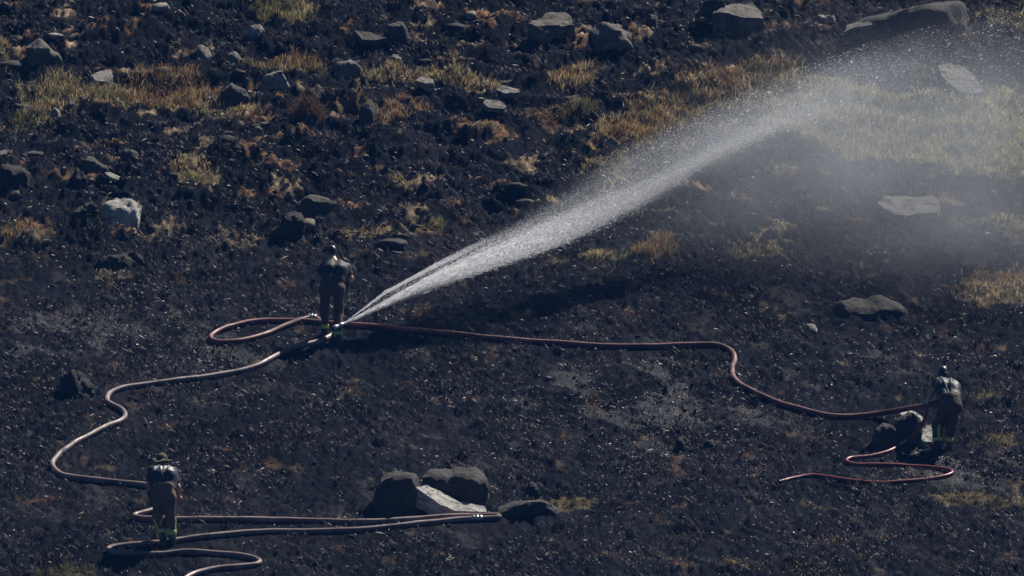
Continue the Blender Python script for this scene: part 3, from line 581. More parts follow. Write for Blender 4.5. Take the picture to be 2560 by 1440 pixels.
rock_profile(B, [(172, 456), (178, 424), (192, 412), (206, 414), (214, 436), (218, 458)], 460, .5, 'dome', 'peat_mound', 'rounded brown-black hummock touching the ramp-shaped rock', 41, .9)
rock_slab('flat_rock', [(-12, 380, .2), (10, 374, .3), (30, 374, .3), (32, 382, .0), (5, 386, .0), (-12, 388, .0)], .22, 'rock_grey', 'square-edged slab cut off by the side of the picture', 42, .5)
rock_profile(B, [(-20, 472), (-10, 430), (10, 416), (35, 420), (58, 432), (76, 452), (88, 474)], 476, .8, 'dome', 'peat_mound', 'big brown scorched hummock under the square-edged slab', 43, .9)
rock_profile(B, [(540, 246), (552, 226), (578, 208), (590, 216), (612, 226), (622, 246)], 248, .5, 'block', 'rock_dark', 'dark peaked stone at the end of the rusty grass', 44, .8)
rock_profile(B, [(678, 582), (694, 548), (716, 532), (742, 534), (758, 552), (764, 584)], 586, .55, 'block', 'peat_mound', 'black hummock with rust-coloured moss above the bare-armed person in black', 45, 1.0)
rock_profile('stone', ell(298, 350, 372, 398), 400, .4, 'block', 'rock_dark', 'dark oval stone uphill of the ramp-shaped rock', 46, .9)
rock_profile(B, [(1306, 1236), (1312, 1214), (1326, 1205), (1342, 1210), (1352, 1236)], 1238, .4, 'dome', 'peat_mound', 'small black peat lump beyond the broad dark boulder', 47, 1.0)
rock_profile(B, [(1682, 1116), (1692, 1098), (1704, 1084), (1716, 1082), (1728, 1100), (1734, 1116)], 1117, .4, 'dome', 'peat_mound', 'pointed black peat lump alone on the wet slope', 48, 1.0)
rock_profile(B, ell(1756, 1802, 1096, 1116), 1117, .4, 'dome', 'peat_mound', 'flat black peat lump beside the pointed one', 49, 1.0)
rock_profile(B, [(146, 990), (148, 950), (160, 930), (182, 920), (206, 928), (226, 946), (244, 988)], 990, .7, 'wedge', 'peat_mound', 'scorched grassy mound above the S-bend of the long hose', 50, .9)
rock_profile('stone', ell(1990, 2160-0, 36, 52)[3:9], 54, .3, 'dome', 'rock', 'tiny cream stone near the lower end of the huge outcrop', 51, .8)
rock_profile('stone', ell(630, 662, 314, 336), 337, .3, 'wedge', 'rock_grey', 'small grey stone beside the brown lopsided one', 52, .9)
rock_profile('stone', ell(1608, 1650, 30, 66), 68, .4, 'wedge', 'rock_dark', 'brown pointed rock between the hump-backed boulder and the blocky boulder', 53, .9)
rock_profile('stone', ell(610, 668, 62, 84, .6), 86, .35, 'wedge', 'rock', 'pale jagged stone above the olive grass', 54, 1.0)
# ------------------------------------------------------------------ people: one skin surface each, clothes over it
class Field:
    """signed distance on a voxel grid, built from tapered capsules and ellipsoids"""
    def __init__(s, lo, hi, h):
        s.lo = np.array(lo, float); s.h = h; s.n = np.ceil((np.array(hi)-s.lo)/h).astype(int)+1
        s.ax = [s.lo[i]+h*np.arange(s.n[i]) for i in range(3)]
        s.F = np.full(s.n, 0.5, np.float32)
    def box(s, lo, hi, pad=0.10):
        sl = []
        for i in range(3):
            a = int(np.searchsorted(s.ax[i], lo[i]-pad)); b = int(np.searchsorted(s.ax[i], hi[i]+pad)); sl.append(slice(a, max(b, a)))
        g = np.meshgrid(*[s.ax[i][sl[i]].astype(np.float32) for i in range(3)], indexing='ij'); return tuple(sl), np.stack(g, -1)
    def add(s, sl, d, k):
        f = s.F[sl]
        if f.size == 0: return
        h = np.clip(0.5+0.5*(d-f)/k, 0, 1); s.F[sl] = d*(1-h)+f*h-k*h*(1-h)
    def cap(s, a, b, ra, rb, k=0.03):
        a = np.asarray(a, np.float32); b = np.asarray(b, np.float32); r = max(ra, rb)
        sl, G = s.box(np.minimum(a, b)-r, np.maximum(a, b)+r)
        ab = b-a; t = np.clip(((G-a)@ab)/(ab@ab+1e-9), 0, 1)
        s.add(sl, np.linalg.norm(G-a-t[..., None]*ab, axis=-1)-(ra+(rb-ra)*t), k); return s
    def ell(s, c, rad, ax=None, k=0.03):
        c = np.asarray(c, np.float32); rad = np.asarray(rad, np.float32); sl, G = s.box(c-rad.max(), c+rad.max()); q = G-c
        if ax is not None: q = q@np.asarray(ax, np.float32).T
        k0 = np.linalg.norm(q/rad, axis=-1); k1 = np.linalg.norm(q/(rad*rad), axis=-1)+1e-6
        s.add(sl, k0*(k0-1)/k1, k); return s
    def grid(s): return np.stack(np.meshgrid(*[a.astype(np.float32) for a in s.ax], indexing='ij'), -1)
    def copy(s, F=None):
        c = object.__new__(Field); c.lo, c.h, c.n, c.ax = s.lo, s.h, s.n, s.ax; c.F = s.F.copy() if F is None else F.astype(np.float32); return c
    def mesh(s, name, origin):
        F = s.F; ins = F < 0
        v8 = [F[i:F.shape[0]-1+i, j:F.shape[1]-1+j, k:F.shape[2]-1+k] for i in (0, 1) for j in (0, 1) for k in (0, 1)]
        cnt = sum((v < 0).astype(np.int8) for v in v8); act = (cnt > 0) & (cnt < 8); I = np.argwhere(act)
        if len(I) == 0: return None
        vid = np.full(act.shape, -1, np.int64); vid[act] = np.arange(len(I))
        cv = np.stack([v[act] for v in v8], 1); cor = np.array([(i, j, k) for i in (0, 1) for j in (0, 1) for k in (0, 1)], float)
        acc = np.zeros((len(I), 3)); w = np.zeros(len(I))
        for a in range(8):
            for b in range(a+1, 8):
                if np.abs(cor[a]-cor[b]).sum() != 1: continue
                m = (cv[:, a] < 0) != (cv[:, b] < 0); t = np.where(m, cv[:, a]/(cv[:, a]-cv[:, b]+1e-12), 0)
                acc += np.where(m[:, None], cor[a]+t[:, None]*(cor[b]-cor[a]), 0); w += m
        V = s.lo+(I+acc/w[:, None])*s.h
        Q = []
        for ax in range(3):
            o1, o2 = [(1, 2), (2, 0), (0, 1)][ax]
            a = np.moveaxis(ins, ax, 0); e = np.moveaxis(a[1:] != a[:-1], 0, ax); E = np.argwhere(e)
            ok = (E[:, o1] > 0) & (E[:, o2] > 0) & (E[:, o1] < F.shape[o1]-1) & (E[:, o2] < F.shape[o2]-1); E = E[ok]
            d1 = np.eye(3, dtype=int)[o1]; d2 = np.eye(3, dtype=int)[o2]
            q = np.stack([vid[tuple((E-d1-d2).T)], vid[tuple((E-d2).T)], vid[tuple(E.T)], vid[tuple((E-d1).T)]], 1)
            flip = ~ins[tuple(E.T)]; q[flip] = q[flip][:, ::-1]; Q.append(q)
        return mesh_np(name, V-origin, np.vstack(Q))
def unit(v): v = np.asarray(v, float); return v/(np.linalg.norm(v)+1e-9)
def head(f, c, fw, up, k=.02):
    fw = unit(fw); r = unit(np.cross(fw, up)); up = unit(np.cross(r, fw)); ax = np.stack([r, fw, up])
    L = lambda a, b, d: np.asarray(c)+a*r+b*fw+d*up
    f.ell(L(0, -.008, .025), (.077, .097, .098), ax, k); f.ell(L(0, .03, -.055), (.056, .068, .066), ax, k)
    f.cap(L(0, .094, .012), L(0, .118, -.022), .010, .016, .012); f.cap(L(-.028, .085, .028), L(.028, .085, .028), .014, .014, .012)
    f.cap(L(-.02, .094, -.060), L(.02, .094, -.060), .009, .009, .01); f.ell(L(0, .082, -.092), (.026, .022, .02), ax, .015)
    for s in (-1, 1):
        f.ell(L(s*.079, -.004, -.008), (.011, .020, .032), ax, .008); f.ell(L(s*.031, .082, .008), (.013, .012, .010), ax, .006)
    return L, ax
def hand(f, wr, d, back, curl=.6, g=0.0, s=1, k=.010):
    """palm, four bent fingers of unequal length and a thumb off the palm's side"""
    d = unit(d); side = unit(np.cross(d, back)); back = unit(np.cross(side, d)); wr = np.asarray(wr)
    for o in (-.026, -.009, .009, .026): f.cap(wr+side*o*.6, wr+d*.088+side*o, .017+g, .014+g, .018)
    for o, l in ((-.030, .060), (-.010, .076), (.010, .080), (.030, .070)):
        b = wr+d*.088+side*o; d1 = unit(d*math.cos(curl)-back*math.sin(curl)); d2 = unit(d*math.cos(curl*2.1)-back*math.sin(curl*2.1))
        m = b+d1*l*.5; f.cap(b, m, .0098+g, .009+g, k); f.cap(m, m+d2*l*.5, .009+g, .0075+g, k)
    t0 = wr+d*.028+side*s*.034; t1 = t0+unit(d*.8+side*s*.75-back*.25)*.042; f.cap(t0, t1, .013+g, .011+g, k); f.cap(t1, t1+unit(d*.9+side*s*.1-back*.5)*.034, .011+g, .0085+g, k)

def person(label, J, Y, feet, headfw, opts):
    """J: joints as photo pixels with a y offset from the person's plane"""
    Q = {k: at(float(v[0]), float(v[1]), Y+v[2]) for k, v in J.items()}
    fl, fr = feet; base = np.array([(fl[0]+fr[0])/2, Y, min(fl[2], fr[2])])
    Q['Lan'][2] = max(Q['Lan'][2], fl[2]+.10)
    pts = np.array(list(Q.values())+[fl, fr]); lo = pts.min(0)-.26; hi = pts.max(0)+.26; lo[2] = pts[:, 2].min()-.12; hi[2] = Q['head'][2]+.22
    h = .0095; root = empty('person', base)
    ch, pe, nk = Q['chest'], Q['pelvis'], Q['neck']; W = opts.get('hipw', .095)
    up = unit(nk-pe); rt = unit(np.cross(np.array([0, 1.0, 0]), up)) if True else None; rt = unit(Q['Rsh']-Q['Lsh']); fw = unit(np.cross(up, rt))
    dir_toe = {s: unit(opts.get('toe'+s, (0.05, 1, 0.15))) for s in 'LR'}
    def torso(f, g):
        for s in (-1, 1):
            f.cap(pe+rt*s*.075, ch+rt*s*.082, .118+g, .128+g, .05); f.cap(ch+rt*s*.082, ch*.45+nk*.55+rt*s*.07, .128+g, .085+g, .05)
        f.cap(Q['Lsh'], Q['Rsh'], .068+g, .068+g, .06)
    def arms(f, g, upto=1.0, wr=True):
        for s in 'LR':
            a, b, c = Q[s+'sh'], Q[s+'el'], Q[s+'wr']
            f.cap(a, a+(b-a)*upto, .060+g, (.060-.014*upto)+g, .04)
            if wr: f.cap(b, c, .045+g, .030+g, .03)
    def legs(f, gt, gb):
        f.cap(Q['Lhip'], Q['Rhip'], .115+gt, .115+gt, .05)
        for s in 'LR':
            f.cap(Q[s+'hip'], Q[s+'kn'], .092+gt, .064+gb, .05); f.cap(Q[s+'kn'], Q[s+'an'], .064+gb, .046+gb*.7, .04)
    # body: head, neck, arms, hands, trunk, legs, feet in one surface
    f = Field(lo, hi, h); torso(f, -.008); arms(f, -.004); legs(f, -.012, -.008)
    f.cap(nk-up*.03, Q['head']-np.array([0, 0, .05]), .066, .058, .03); HL, hax = head(f, Q['head'], headfw, opts.get('headup', (0, 0, 1)))
    for s in 'LR': hand(f, Q[s+'wr'], opts['hd'+s], opts['hb'+s], opts.get('curl'+s, .6), 0, 1 if s == 'L' else -1)
    for s in 'LR': f.cap(Q[s+'an']-[0, 0, .02], Q[s+'an']+dir_toe[s]*.13-[0, 0, .05], .04, .032, .03)
    link('body', f.mesh('body', base), M['skin'], root)
    bodyF = f
    G = f.grid()
    def folds(amp, sx, sz, seed):
        c = G[::3, ::3, ::3]; p = c*np.array([sx, sx, sz], np.float32)
        A = (amp*(noise3(p, seed)*.8+.5*np.abs(noise3(p*2.1, seed+2)))).astype(np.float32)
        for ax in range(3):
            i = np.arange(G.shape[ax]); a = i//3; t = (i % 3)/3.0; b = np.minimum(a+1, A.shape[ax]-1)
            sh = [1, 1, 1]; sh[ax] = -1; t = t.reshape(sh).astype(np.float32); A = np.take(A, a, ax)*(1-t)+np.take(A, b, ax)*t
        return A
    # shirt
    f = Field(lo, hi, h); torso(f, .012); arms(f, .016, opts.get('sleeve', .62), False)
    waist = (G-Q['waist'])@(up.astype(np.float32)); neckd = np.linalg.norm(G-(nk+up*.03+fw*.0), axis=-1)-.074
    shirt = np.maximum(np.maximum(f.F+folds(.010, 9, 5, 3), -(waist+.05)), -neckd)
    so_ = f.copy(shirt); link('shirt', so_.mesh('shirt', base), M[opts['shirt']], root)
    # trousers, baggy, with calf bands
    f = Field(lo, hi, h); legs(f, .010, .026); f.cap(pe-up*.02, Q['waist'], .110, .118, .05)
    for s in (-1, 1): f.cap(pe+rt*s*.07, Q['waist']+rt*s*.075, .108, .112, .05)
    tr = f.F+folds(.013, 7, 5, 8); tr = np.maximum(tr, waist-.035)
    cut = np.full_like(tr, -1)
    for s in 'LR':
        d = unit(Q[s+'an']-Q[s+'kn']); near = np.linalg.norm(G-Q[s+'an'], axis=-1) < .2; c = (G-(Q[s+'an']-d*.02))@d.astype(np.float32); cut = np.where(near, np.maximum(cut, c), cut)
    tr = np.maximum(tr, cut); to = f.copy(tr); tro = link('trousers', to.mesh('trousers', base), M[opts['trousers']], root)
    for s in 'LR':
        d = unit(Q[s+'an']-Q[s+'kn']); t = (G-Q[s+'kn'])@d.astype(np.float32); Ls = np.linalg.norm(Q[s+'an']-Q[s+'kn'])
        ax_d = np.linalg.norm(G-Q[s+'kn']-t[..., None]*d.astype(np.float32), axis=-1); mid = Ls*opts.get('band', .76)
        b = np.maximum(np.maximum(np.maximum(tr-.006, -(tr+.012)), np.abs(t-mid)-.036), ax_d-.15)
        me = f.copy(b).mesh('reflective_band', base)
        if me: link('reflective_band', me, M['lime'], tro)
        sd_ = opts.get('stripe'+s)
        if sd_ is not None:
            sv = unit(sd_); lat = np.abs((G-Q[s+'kn'])@unit(np.cross(d, sv)).astype(np.float32)); fr_ = (G-Q[s+'kn'])@sv.astype(np.float32)
            b = np.maximum.reduce([tr-.005, -(tr+.012), np.abs(t-(mid-.12))-.12, lat-.026, .0-fr_, ax_d-.15])
            me = f.copy(b).mesh('reflective_stripe', base)
            if me: link('reflective_stripe', me, M['lime'], tro)
    # braces over the shirt
    if opts.get('braces'):
        for s in (-1, 1):
            a = ch+up*.18+rt*s*.085; b = Q['waist']+rt*s*.012; e = unit(b-a); n = unit(np.cross(e, -fw)); t = (G-a)@e.astype(np.float32)
            st = np.maximum.reduce([shirt-.008, -(shirt+.010), np.abs((G-a)@n.astype(np.float32))-.019, -t-.05, t-np.linalg.norm(b-a), (G-ch)@fw.astype(np.float32)+.02])
            me = f.copy(st).mesh('brace_strap', base)
            if me: link('brace_strap', me, M['rubber'], root)
    # boots
    for s in 'LR':
        f = Field(Q[s+'an']-.26, Q[s+'an']+.3, .008); a = Q[s+'an']; gz = (fl if s == 'L' else fr)[2]; d = dir_toe[s]
        lift = max(0.0, a[2]-gz-.13)
        heel = a+np.array([0, 0, -.06])-d*.03; toe = a+d*.17+np.array([0, 0, -.075]); f.cap(a+unit(Q[s+'kn']-a)*.13, a, .068, .060, .03); f.cap(a, heel, .058, .050, .03); f.cap(heel, toe, .050, .042, .03); f.ell(toe, (.048, .052, .040), None, .03)
        zz = f.grid()[..., 2]; f.F = np.maximum(f.F, (heel[2]-.048)-zz).astype(np.float32)
        b = link('boot', f.mesh('boot', base), M['rubber'], root)
        f2 = f.copy(np.maximum.reduce([f.F-.006, np.abs(zz-(heel[2]-.036))-.013])); link('sole', f2.mesh('sole', base), M['rubber'], b)
    for s in 'LR':
        gm = opts.get('glove'+s)
        if gm:
            f = Field(Q[s+'wr']-.24, Q[s+'wr']+.24, .006); hand(f, Q[s+'wr'], opts['hd'+s], opts['hb'+s], opts.get('curl'+s, .6), .0045, 1 if s == 'L' else -1); f.cap(Q[s+'wr'], Q[s+'wr']+unit(Q[s+'el']-Q[s+'wr'])*.05, .036, .043, .02)
            link('glove', f.mesh('glove', base), M[gm], root)
    return root, Q, HL, hax, base, so_, fw, rt, up
def head_field(Q): c = Q['head']; return Field(c-np.array([.30, .30, .24]), c+np.array([.30, .30, .26]), .006)
def local(f, c, hax): return (f.grid()-np.asarray(c, np.float32))@hax.T.astype(np.float32)

# the man in black by the nozzle: head bowed, arms hanging, feet apart
J = dict(head=(829, 632, .46), neck=(836, 650, .34), chest=(838, 676, .17), waist=(830, 697, .04), pelvis=(829, 716, .0), Lsh=(811, 666, .28), Rsh=(866, 669, .26),
         Lel=(789, 690, .22), Lwr=(781, 705, .28), Rel=(878, 696, .20), Rwr=(870, 712, .26), Lhip=(815, 722, .02), Rhip=(846, 722, -.02), Lkn=(812, 772, .22), Lan=(813, 823, F1L[1]-Y1), Rkn=(846, 780, .06), Ran=(846, 846, F1R[1]-Y1))
rt1, Q1, HL, hax, base, sh, fw, rt, up = person('', J, Y1, (F1L, F1R), (-.55, .8, -.35), dict(shirt='black_shirt', trousers='brown', hdL=(-.15, .12, -1), hbL=(-.7, -.7, 0), hdR=(-.1, .25, -1), hbR=(.8, -.6, 0), gloveL='glove', gloveR='glove', band=.86, stripeR=(1, -.15, 0), headup=(-.1, .25, 1), sleeve=.55, toeL=(-.1, 1, .1), toeR=(.15, 1, .12)))
f = head_field(Q1); q = local(f, Q1['head'], hax)
k0 = np.linalg.norm((q-np.array([0, -.008, .028], np.float32))/np.array([.088, .109, .112], np.float32), axis=-1); d = np.maximum((k0-1)*.09, .035-q[..., 2]+.15*(q[..., 1]))
br = np.maximum(np.abs(q[..., 2]-.045+.9*np.abs(q[..., 0])**2*6-.1*(q[..., 1]-.1))-.006, np.maximum(np.hypot(q[..., 0]/.8, q[..., 1]-.075)-.105, -(q[..., 1]-.07)))
f.F = np.minimum(d, br).astype(np.float32); link('cap', f.mesh('cap', base), M['capdark'], rt1)
f = head_field(Q1); k0 = np.linalg.norm((q-np.array([0, -.010, .022], np.float32))/np.array([.082, .103, .104], np.float32), axis=-1); f.F = np.maximum.reduce([(k0-1)*.09, q[..., 1]-.02, -.045-q[..., 2]]).astype(np.float32); link('hair', f.mesh('hair', base), M['hair'], rt1)
tag(rt1, 'standing person in black T-shirt and dark trousers, head bowed, beside the spraying nozzle', 'person')

# the man in the bush hat, striding uphill with the hose
J = dict(head=(404, 1153, .46), neck=(406, 1166, .36), chest=(409, 1190, .18), waist=(409, 1217, .03), pelvis=(409, 1236, .0), Lsh=(382, 1177, .26), Rsh=(433, 1180, .30),
         Lel=(371, 1212, .16), Lwr=(374, 1237, .22), Rel=(445, 1218, .20), Rwr=(447, 1241, .34), Lhip=(396, 1242, .0), Rhip=(423, 1242, .0), Lkn=(394, 1298, .16), Lan=(409, 1352, F2L[1]-Y2+.0), Rkn=(425, 1302, .10), Ran=(431, 1350, F2R[1]-Y2+.0))
rt2, Q2, HL, hax, base, sh, fw, rt, up = person('', J, Y2, (F2L, F2R), (.35, .9, -.2), dict(shirt='navy', trousers='tan', hdL=(.15, .6, -.8), hbL=(-.8, -.4, -.2), hdR=(.35, .8, -.25), hbR=(.5, -.2, .8), curlR=1.0, gloveL='glove', band=.62, stripeL=(-.6, -.8, 0), stripeR=(1, -.3, 0), braces=True, headup=(.12, .1, 1), sleeve=.60, toeL=(.25, 1, .1), toeR=(.1, 1, .1), hipw=.1))
f = head_field(Q2); q = local(f, Q2['head'], hax); c0 = np.array([0, -.005, .035], np.float32)
k0 = np.linalg.norm((q-c0)/np.array([.094, .114, .108], np.float32), axis=-1); crown = np.maximum((k0-1)*.095, .03-q[..., 2])
rr = np.hypot(q[..., 0], q[..., 1]*.92); zb = .030-.18*np.clip(rr-.09, 0, 1)+4.2*np.clip(np.abs(q[..., 0])-.10, 0, 1)**2*np.sign(q[..., 0])*1.0-.35*np.clip(-q[..., 1]-.09, 0, 1)+.012*np.sin(np.arctan2(q[..., 1], q[..., 0])*5)
brim = np.maximum(np.abs(q[..., 2]-zb)-.0065, rr-.175); f.F = np.minimum(crown, brim).astype(np.float32)
link('bush_hat', f.mesh('bush_hat', base), M['olive'], rt2)
f = head_field(Q2); k0 = np.linalg.norm((q-np.array([0, -.010, .018], np.float32))/np.array([.082, .104, .104], np.float32), axis=-1); f.F = np.maximum.reduce([(k0-1)*.09, q[..., 1]-.02, -.055-q[..., 2]]).astype(np.float32); link('hair', f.mesh('hair', base), M['hair'], rt2)
# white lettering and red emblem printed on the back
shirt_o = [o for o in rt2.children if o.name.startswith('shirt')][0]
bvh = BVHTree.FromPolygons([tuple(v.co) for v in shirt_o.data.vertices], [tuple(p.vertices) for p in shirt_o.data.polygons])
def print_on(name, verts, faces, mat, thick=.004):
    V = []; okv = []
    for (a, b) in verts:
        p = Vector(Q2['chest']-base+rt*a+up*b-fw*.5); hit = bvh.ray_cast(p, Vector(fw), 1.0)
        okv.append(hit[0] is not None); V.append((hit[0]+hit[1]*thick if hit[1].dot(Vector(fw)) < 0 else hit[0]-hit[1]*thick) if hit[0] else p)
    F = [q for q in faces if all(okv[i] for i in q)]
    bm = bmesh.new(); bv = [bm.verts.new(v) for v in V]
    for q in F: bm.faces.new([bv[i] for i in q])
    bmesh.ops.remove_doubles(bm, verts=bm.verts[:], dist=.0012); bmesh.ops.delete(bm, geom=[v for v in bm.verts if not v.link_faces], context='VERTS')
    me = bpy.data.meshes.new(name); bm.to_mesh(me); bm.free(); return link(name, me, mat, shirt_o, smooth=False)
GLY = {'F': [(0, 0, .25, 1), (.25, .78, 1, 1), (.25, .42, .8, .62)], 'I': [(.36, 0, .64, 1)], 'R': [(0, 0, .25, 1), (.25, .8, .8, 1), (.72, .5, 1, .88), (.25, .4, .8, .58), (.62, 0, .95, .42)], 'E': [(0, 0, .25, 1), (.25, .8, 1, 1), (.25, .41, .85, .6), (.25, 0, 1, .2)]}
for n_, ch_ in enumerate('FIRE'):
    vs, fs = [], []
    ox = -.160+n_*.083; oy = .045-.018*(n_-1.5)**2*.6
    for (x0, y0, x1, y1) in GLY[ch_]:
        nx_, ny_ = 5, 6; i0 = len(vs)
        for i in range(nx_):
            for j in range(ny_): vs.append((ox+.068*(x0+(x1-x0)*i/(nx_-1)), oy+.115*(y0+(y1-y0)*j/(ny_-1))))
        for i in range(nx_-1):
            for j in range(ny_-1): a = i0+i*ny_+j; fs.append((a, a+ny_, a+ny_+1, a+1))
    print_on('printed_letter', vs, fs, M['print'], .004+.0004*n_)
vs = [(0+.0, -.01)]+[(.038*math.cos(a)*(1 if i % 2 else .72), -.01+.038*math.sin(a)*(1 if i % 2 else .72)) for i, a in enumerate(np.linspace(0, 2*math.pi, 17)[:-1])]
print_on('printed_emblem', vs, [(0, i+1, (i+1) % 16+1) for i in range(16)], M['redprint'])
tag(rt2, 'striding person in olive bush hat, navy T-shirt lettered FIRE and tan trousers', 'person')

# the stooping person by the broken rocks, hose in hand
J = dict(head=(2357, 934, .58), neck=(2359, 950, .46), chest=(2369, 970, .26), waist=(2374, 995, .05), pelvis=(2376, 1012, -.02), Lsh=(2344, 957, .40), Rsh=(2384, 962, .36),
         Lel=(2329, 984, .30), Lwr=(2319, 1003, .27), Rel=(2394, 986, .26), Rwr=(2378, 1003, .36), Lhip=(2364, 1018, -.02), Rhip=(2386, 1018, -.04), Lkn=(2343, 1064, .12), Lan=(2345, 1110, F3L[1]-Y3), Rkn=(2377, 1070, .10), Ran=(2373, 1108, F3R[1]-Y3))
rt3, Q3, HL, hax, base, sh, fw, rt, up = person('', J, Y3, (F3L, F3R), (-.25, .9, -.3), dict(shirt='wet_shirt', trousers='brown', hdL=(-.25, .2, -1), hbL=(-.9, -.3, .2), hdR=(-.6, .7, -.3), hbR=(.5, -.4, .6), curlL=1.1, curlR=1.0, gloveL='paleglove', gloveR='glove', band=.80, stripeL=(.25, -1, 0), braces=True, sleeve=.30, headup=(-.05, .2, 1), toeL=(-.2, 1, .1), toeR=(.1, 1, .1)))
f = head_field(Q3); q = local(f, Q3['head'], hax)
k0 = np.linalg.norm((q-np.array([0, -.006, .026], np.float32))/np.array([.090, .112, .112], np.float32), axis=-1); d = np.maximum((k0-1)*.09, .03-q[..., 2])
br = np.maximum(np.abs(q[..., 2]-.04+5*q[..., 0]**2)-.006, np.maximum(np.hypot(q[..., 0]/.8, q[..., 1]-.085)-.1, -(q[..., 1]-.07)))
f.F = np.minimum(d, br).astype(np.float32); link('cap', f.mesh('cap', base), M['capdark'], rt3)
f = head_field(Q3); k0 = np.linalg.norm((q-np.array([-.01, -.045, -.045], np.float32))/np.array([.098, .085, .125], np.float32), axis=-1); f.F = np.maximum.reduce([(k0-1)*.09, q[..., 1]-.03, q[..., 2]-.05, -.125-q[..., 2]]).astype(np.float32); link('neck_flap', f.mesh('neck_flap', base), M['capdark'], rt3)
tag(rt3, 'stooping person in wet dark shirt and cap gripping the hose beside the broken rocks', 'person')
# ------------------------------------------------------------------ grass
def blades(pts, hgt, cols, seed, lean=0.5, width=0.006):
    """three-triangle blades rooted at pts"""
    r = np.random.default_rng(seed); n = len(pts)
    a = r.uniform(0, 2*math.pi, n); L = hgt*.85*r.uniform(0.35, 1.25, n); ln = np.abs(r.normal(0, lean, n)).clip(0, 1.4)
    wind = np.array([0.25, -0.15])
    d = np.stack([np.cos(a)*ln+wind[0], np.sin(a)*ln+wind[1], np.zeros(n)], -1)
    side = np.stack([-np.sin(a+1.2), np.cos(a+1.2), np.zeros(n)], -1)*(width*r.uniform(0.6, 1.5, n))[:, None]
    up = np.array([0, 0, 1.0])
    p0 = pts; p1 = pts+(0.55*up+0.30*d)*L[:, None]; p2 = pts+(0.95*up*(1-0.35*ln.clip(0, 1))[:, None]+0.95*d)*L[:, None]
    V = np.stack([p0-side, p0+side, p1-side*.8, p1+side*.8, p2], 1).reshape(-1, 3)
    i = np.arange(n)[:, None]*5
    F = np.concatenate([i+np.array([[0, 1, 3]]), i+np.array([[0, 3, 2]]), i+np.array([[2, 3, 4]])], 0)
    ph = (fbm(pts[:, 0]*1.6, pts[:, 1]*1.1, seed, 2)*.55+.5+r.normal(0, .16, n)).clip(0, .999)
    pick = (ph*len(cols)).astype(int); c = np.array(cols)[pick]*r.uniform(0.5, 1.4, (n, 1))
    burnt = r.uniform(0, 1, n) < .06+.4*sstep(.05, .6, fbm(pts[:, 0]*2.6+4, pts[:, 1]*1.7, seed+1, 2)); c[burnt] = c[burnt]*.16+np.array([.008, .007, .007])
    c = np.repeat(c[:, None], 5, 1); c[:, :2] *= 0.8
    return V, F, c.reshape(-1, 3)
def poly_points(poly, n, seed, clump=0.45):
    r = np.random.default_rng(seed); poly_a = np.array(poly, float); lo, hi = poly_a.min(0), poly_a.max(0)
    K = max(6, n//55); out = np.zeros((0, 2)); cen = np.zeros((0, 2))
    while len(cen) < K:
        q = r.uniform(lo, hi, (K*3, 2)); cen = np.vstack([cen, q[in_poly(q[:, 0], q[:, 1], poly)]])
    cen = cen[:K]
    while len(out) < n:
        q = r.uniform(lo-6, hi+6, (n*2, 2))
        nc = int(n*clump*2); qc = cen[r.integers(0, K, nc)]+r.normal(0, 1, (nc, 2))*np.array([9, 3.2])
        q = np.vstack([q, qc]); r.shuffle(q)
        big = min(1.0, (hi[0]-lo[0])/260.0); nz = (30*perlin(q[:, 0]*0.03, q[:, 1]*0.06, seed)+14*perlin(q[:, 0]*0.09, q[:, 1]*0.2, seed+1)+r.normal(0, 9, len(q)))*(.35+.65*big)
        out = np.vstack([out, q[in_poly(q[:, 0]+nz, q[:, 1]+0.5*nz, poly)]])
    out = out[:n]; W = ground(out[:, 0], out[:, 1]); W[:, 2] = H(W[:, 0], W[:, 1])-0.01
    return W
def one_clump(W, cell=0.024):
    """keep the largest run of roots that stand close together"""
    key = np.floor(W[:, :2]/cell).astype(int); cells = {}
    for i, k in enumerate(map(tuple, key)): cells.setdefault(k, []).append(i)
    best = []; todo = set(cells)
    while todo:
        st = [todo.pop()]; comp = []
        while st:
            c = st.pop(); comp += cells[c]
            for dx in (-1, 0, 1):
                for dy in (-1, 0, 1):
                    q = (c[0]+dx, c[1]+dy)
                    if q in todo: todo.remove(q); st.append(q)
        if len(comp) > len(best): best = comp
    return W[best]
def grass_obj(name, poly, n, h, cols, seed, label, cat, kind=None, group=None, lean=1.05, n_mult=1.0):
    W = poly_points(poly, int(n*n_mult), seed)
    if kind is None:
        W1 = one_clump(W)
        if len(W1) > .56*len(W): W = W1
        else: kind, group = 'stuff', None
    loc = W.mean(0); V, F, c = blades(W, h, cols, seed, lean)
    me = mesh_np(name, V-loc, F); vcol(me, c); o = link(name, me, M['grass'], smooth=False); o.location = loc
    tag(o, label, cat, group, kind); return o
GL = {0: 'green and yellow grass left unburnt below the pyramid-shaped boulder', 1: 'rust-red and straw grass between green grass and the dark peaked stone', 3: 'long narrow strip of yellow grass ending by the egg-shaped boulder',
      4: 'olive and rust-coloured grass along the upper edge of the spray', 6: 'wide bank of pale green grass seen through the drifting spray'}
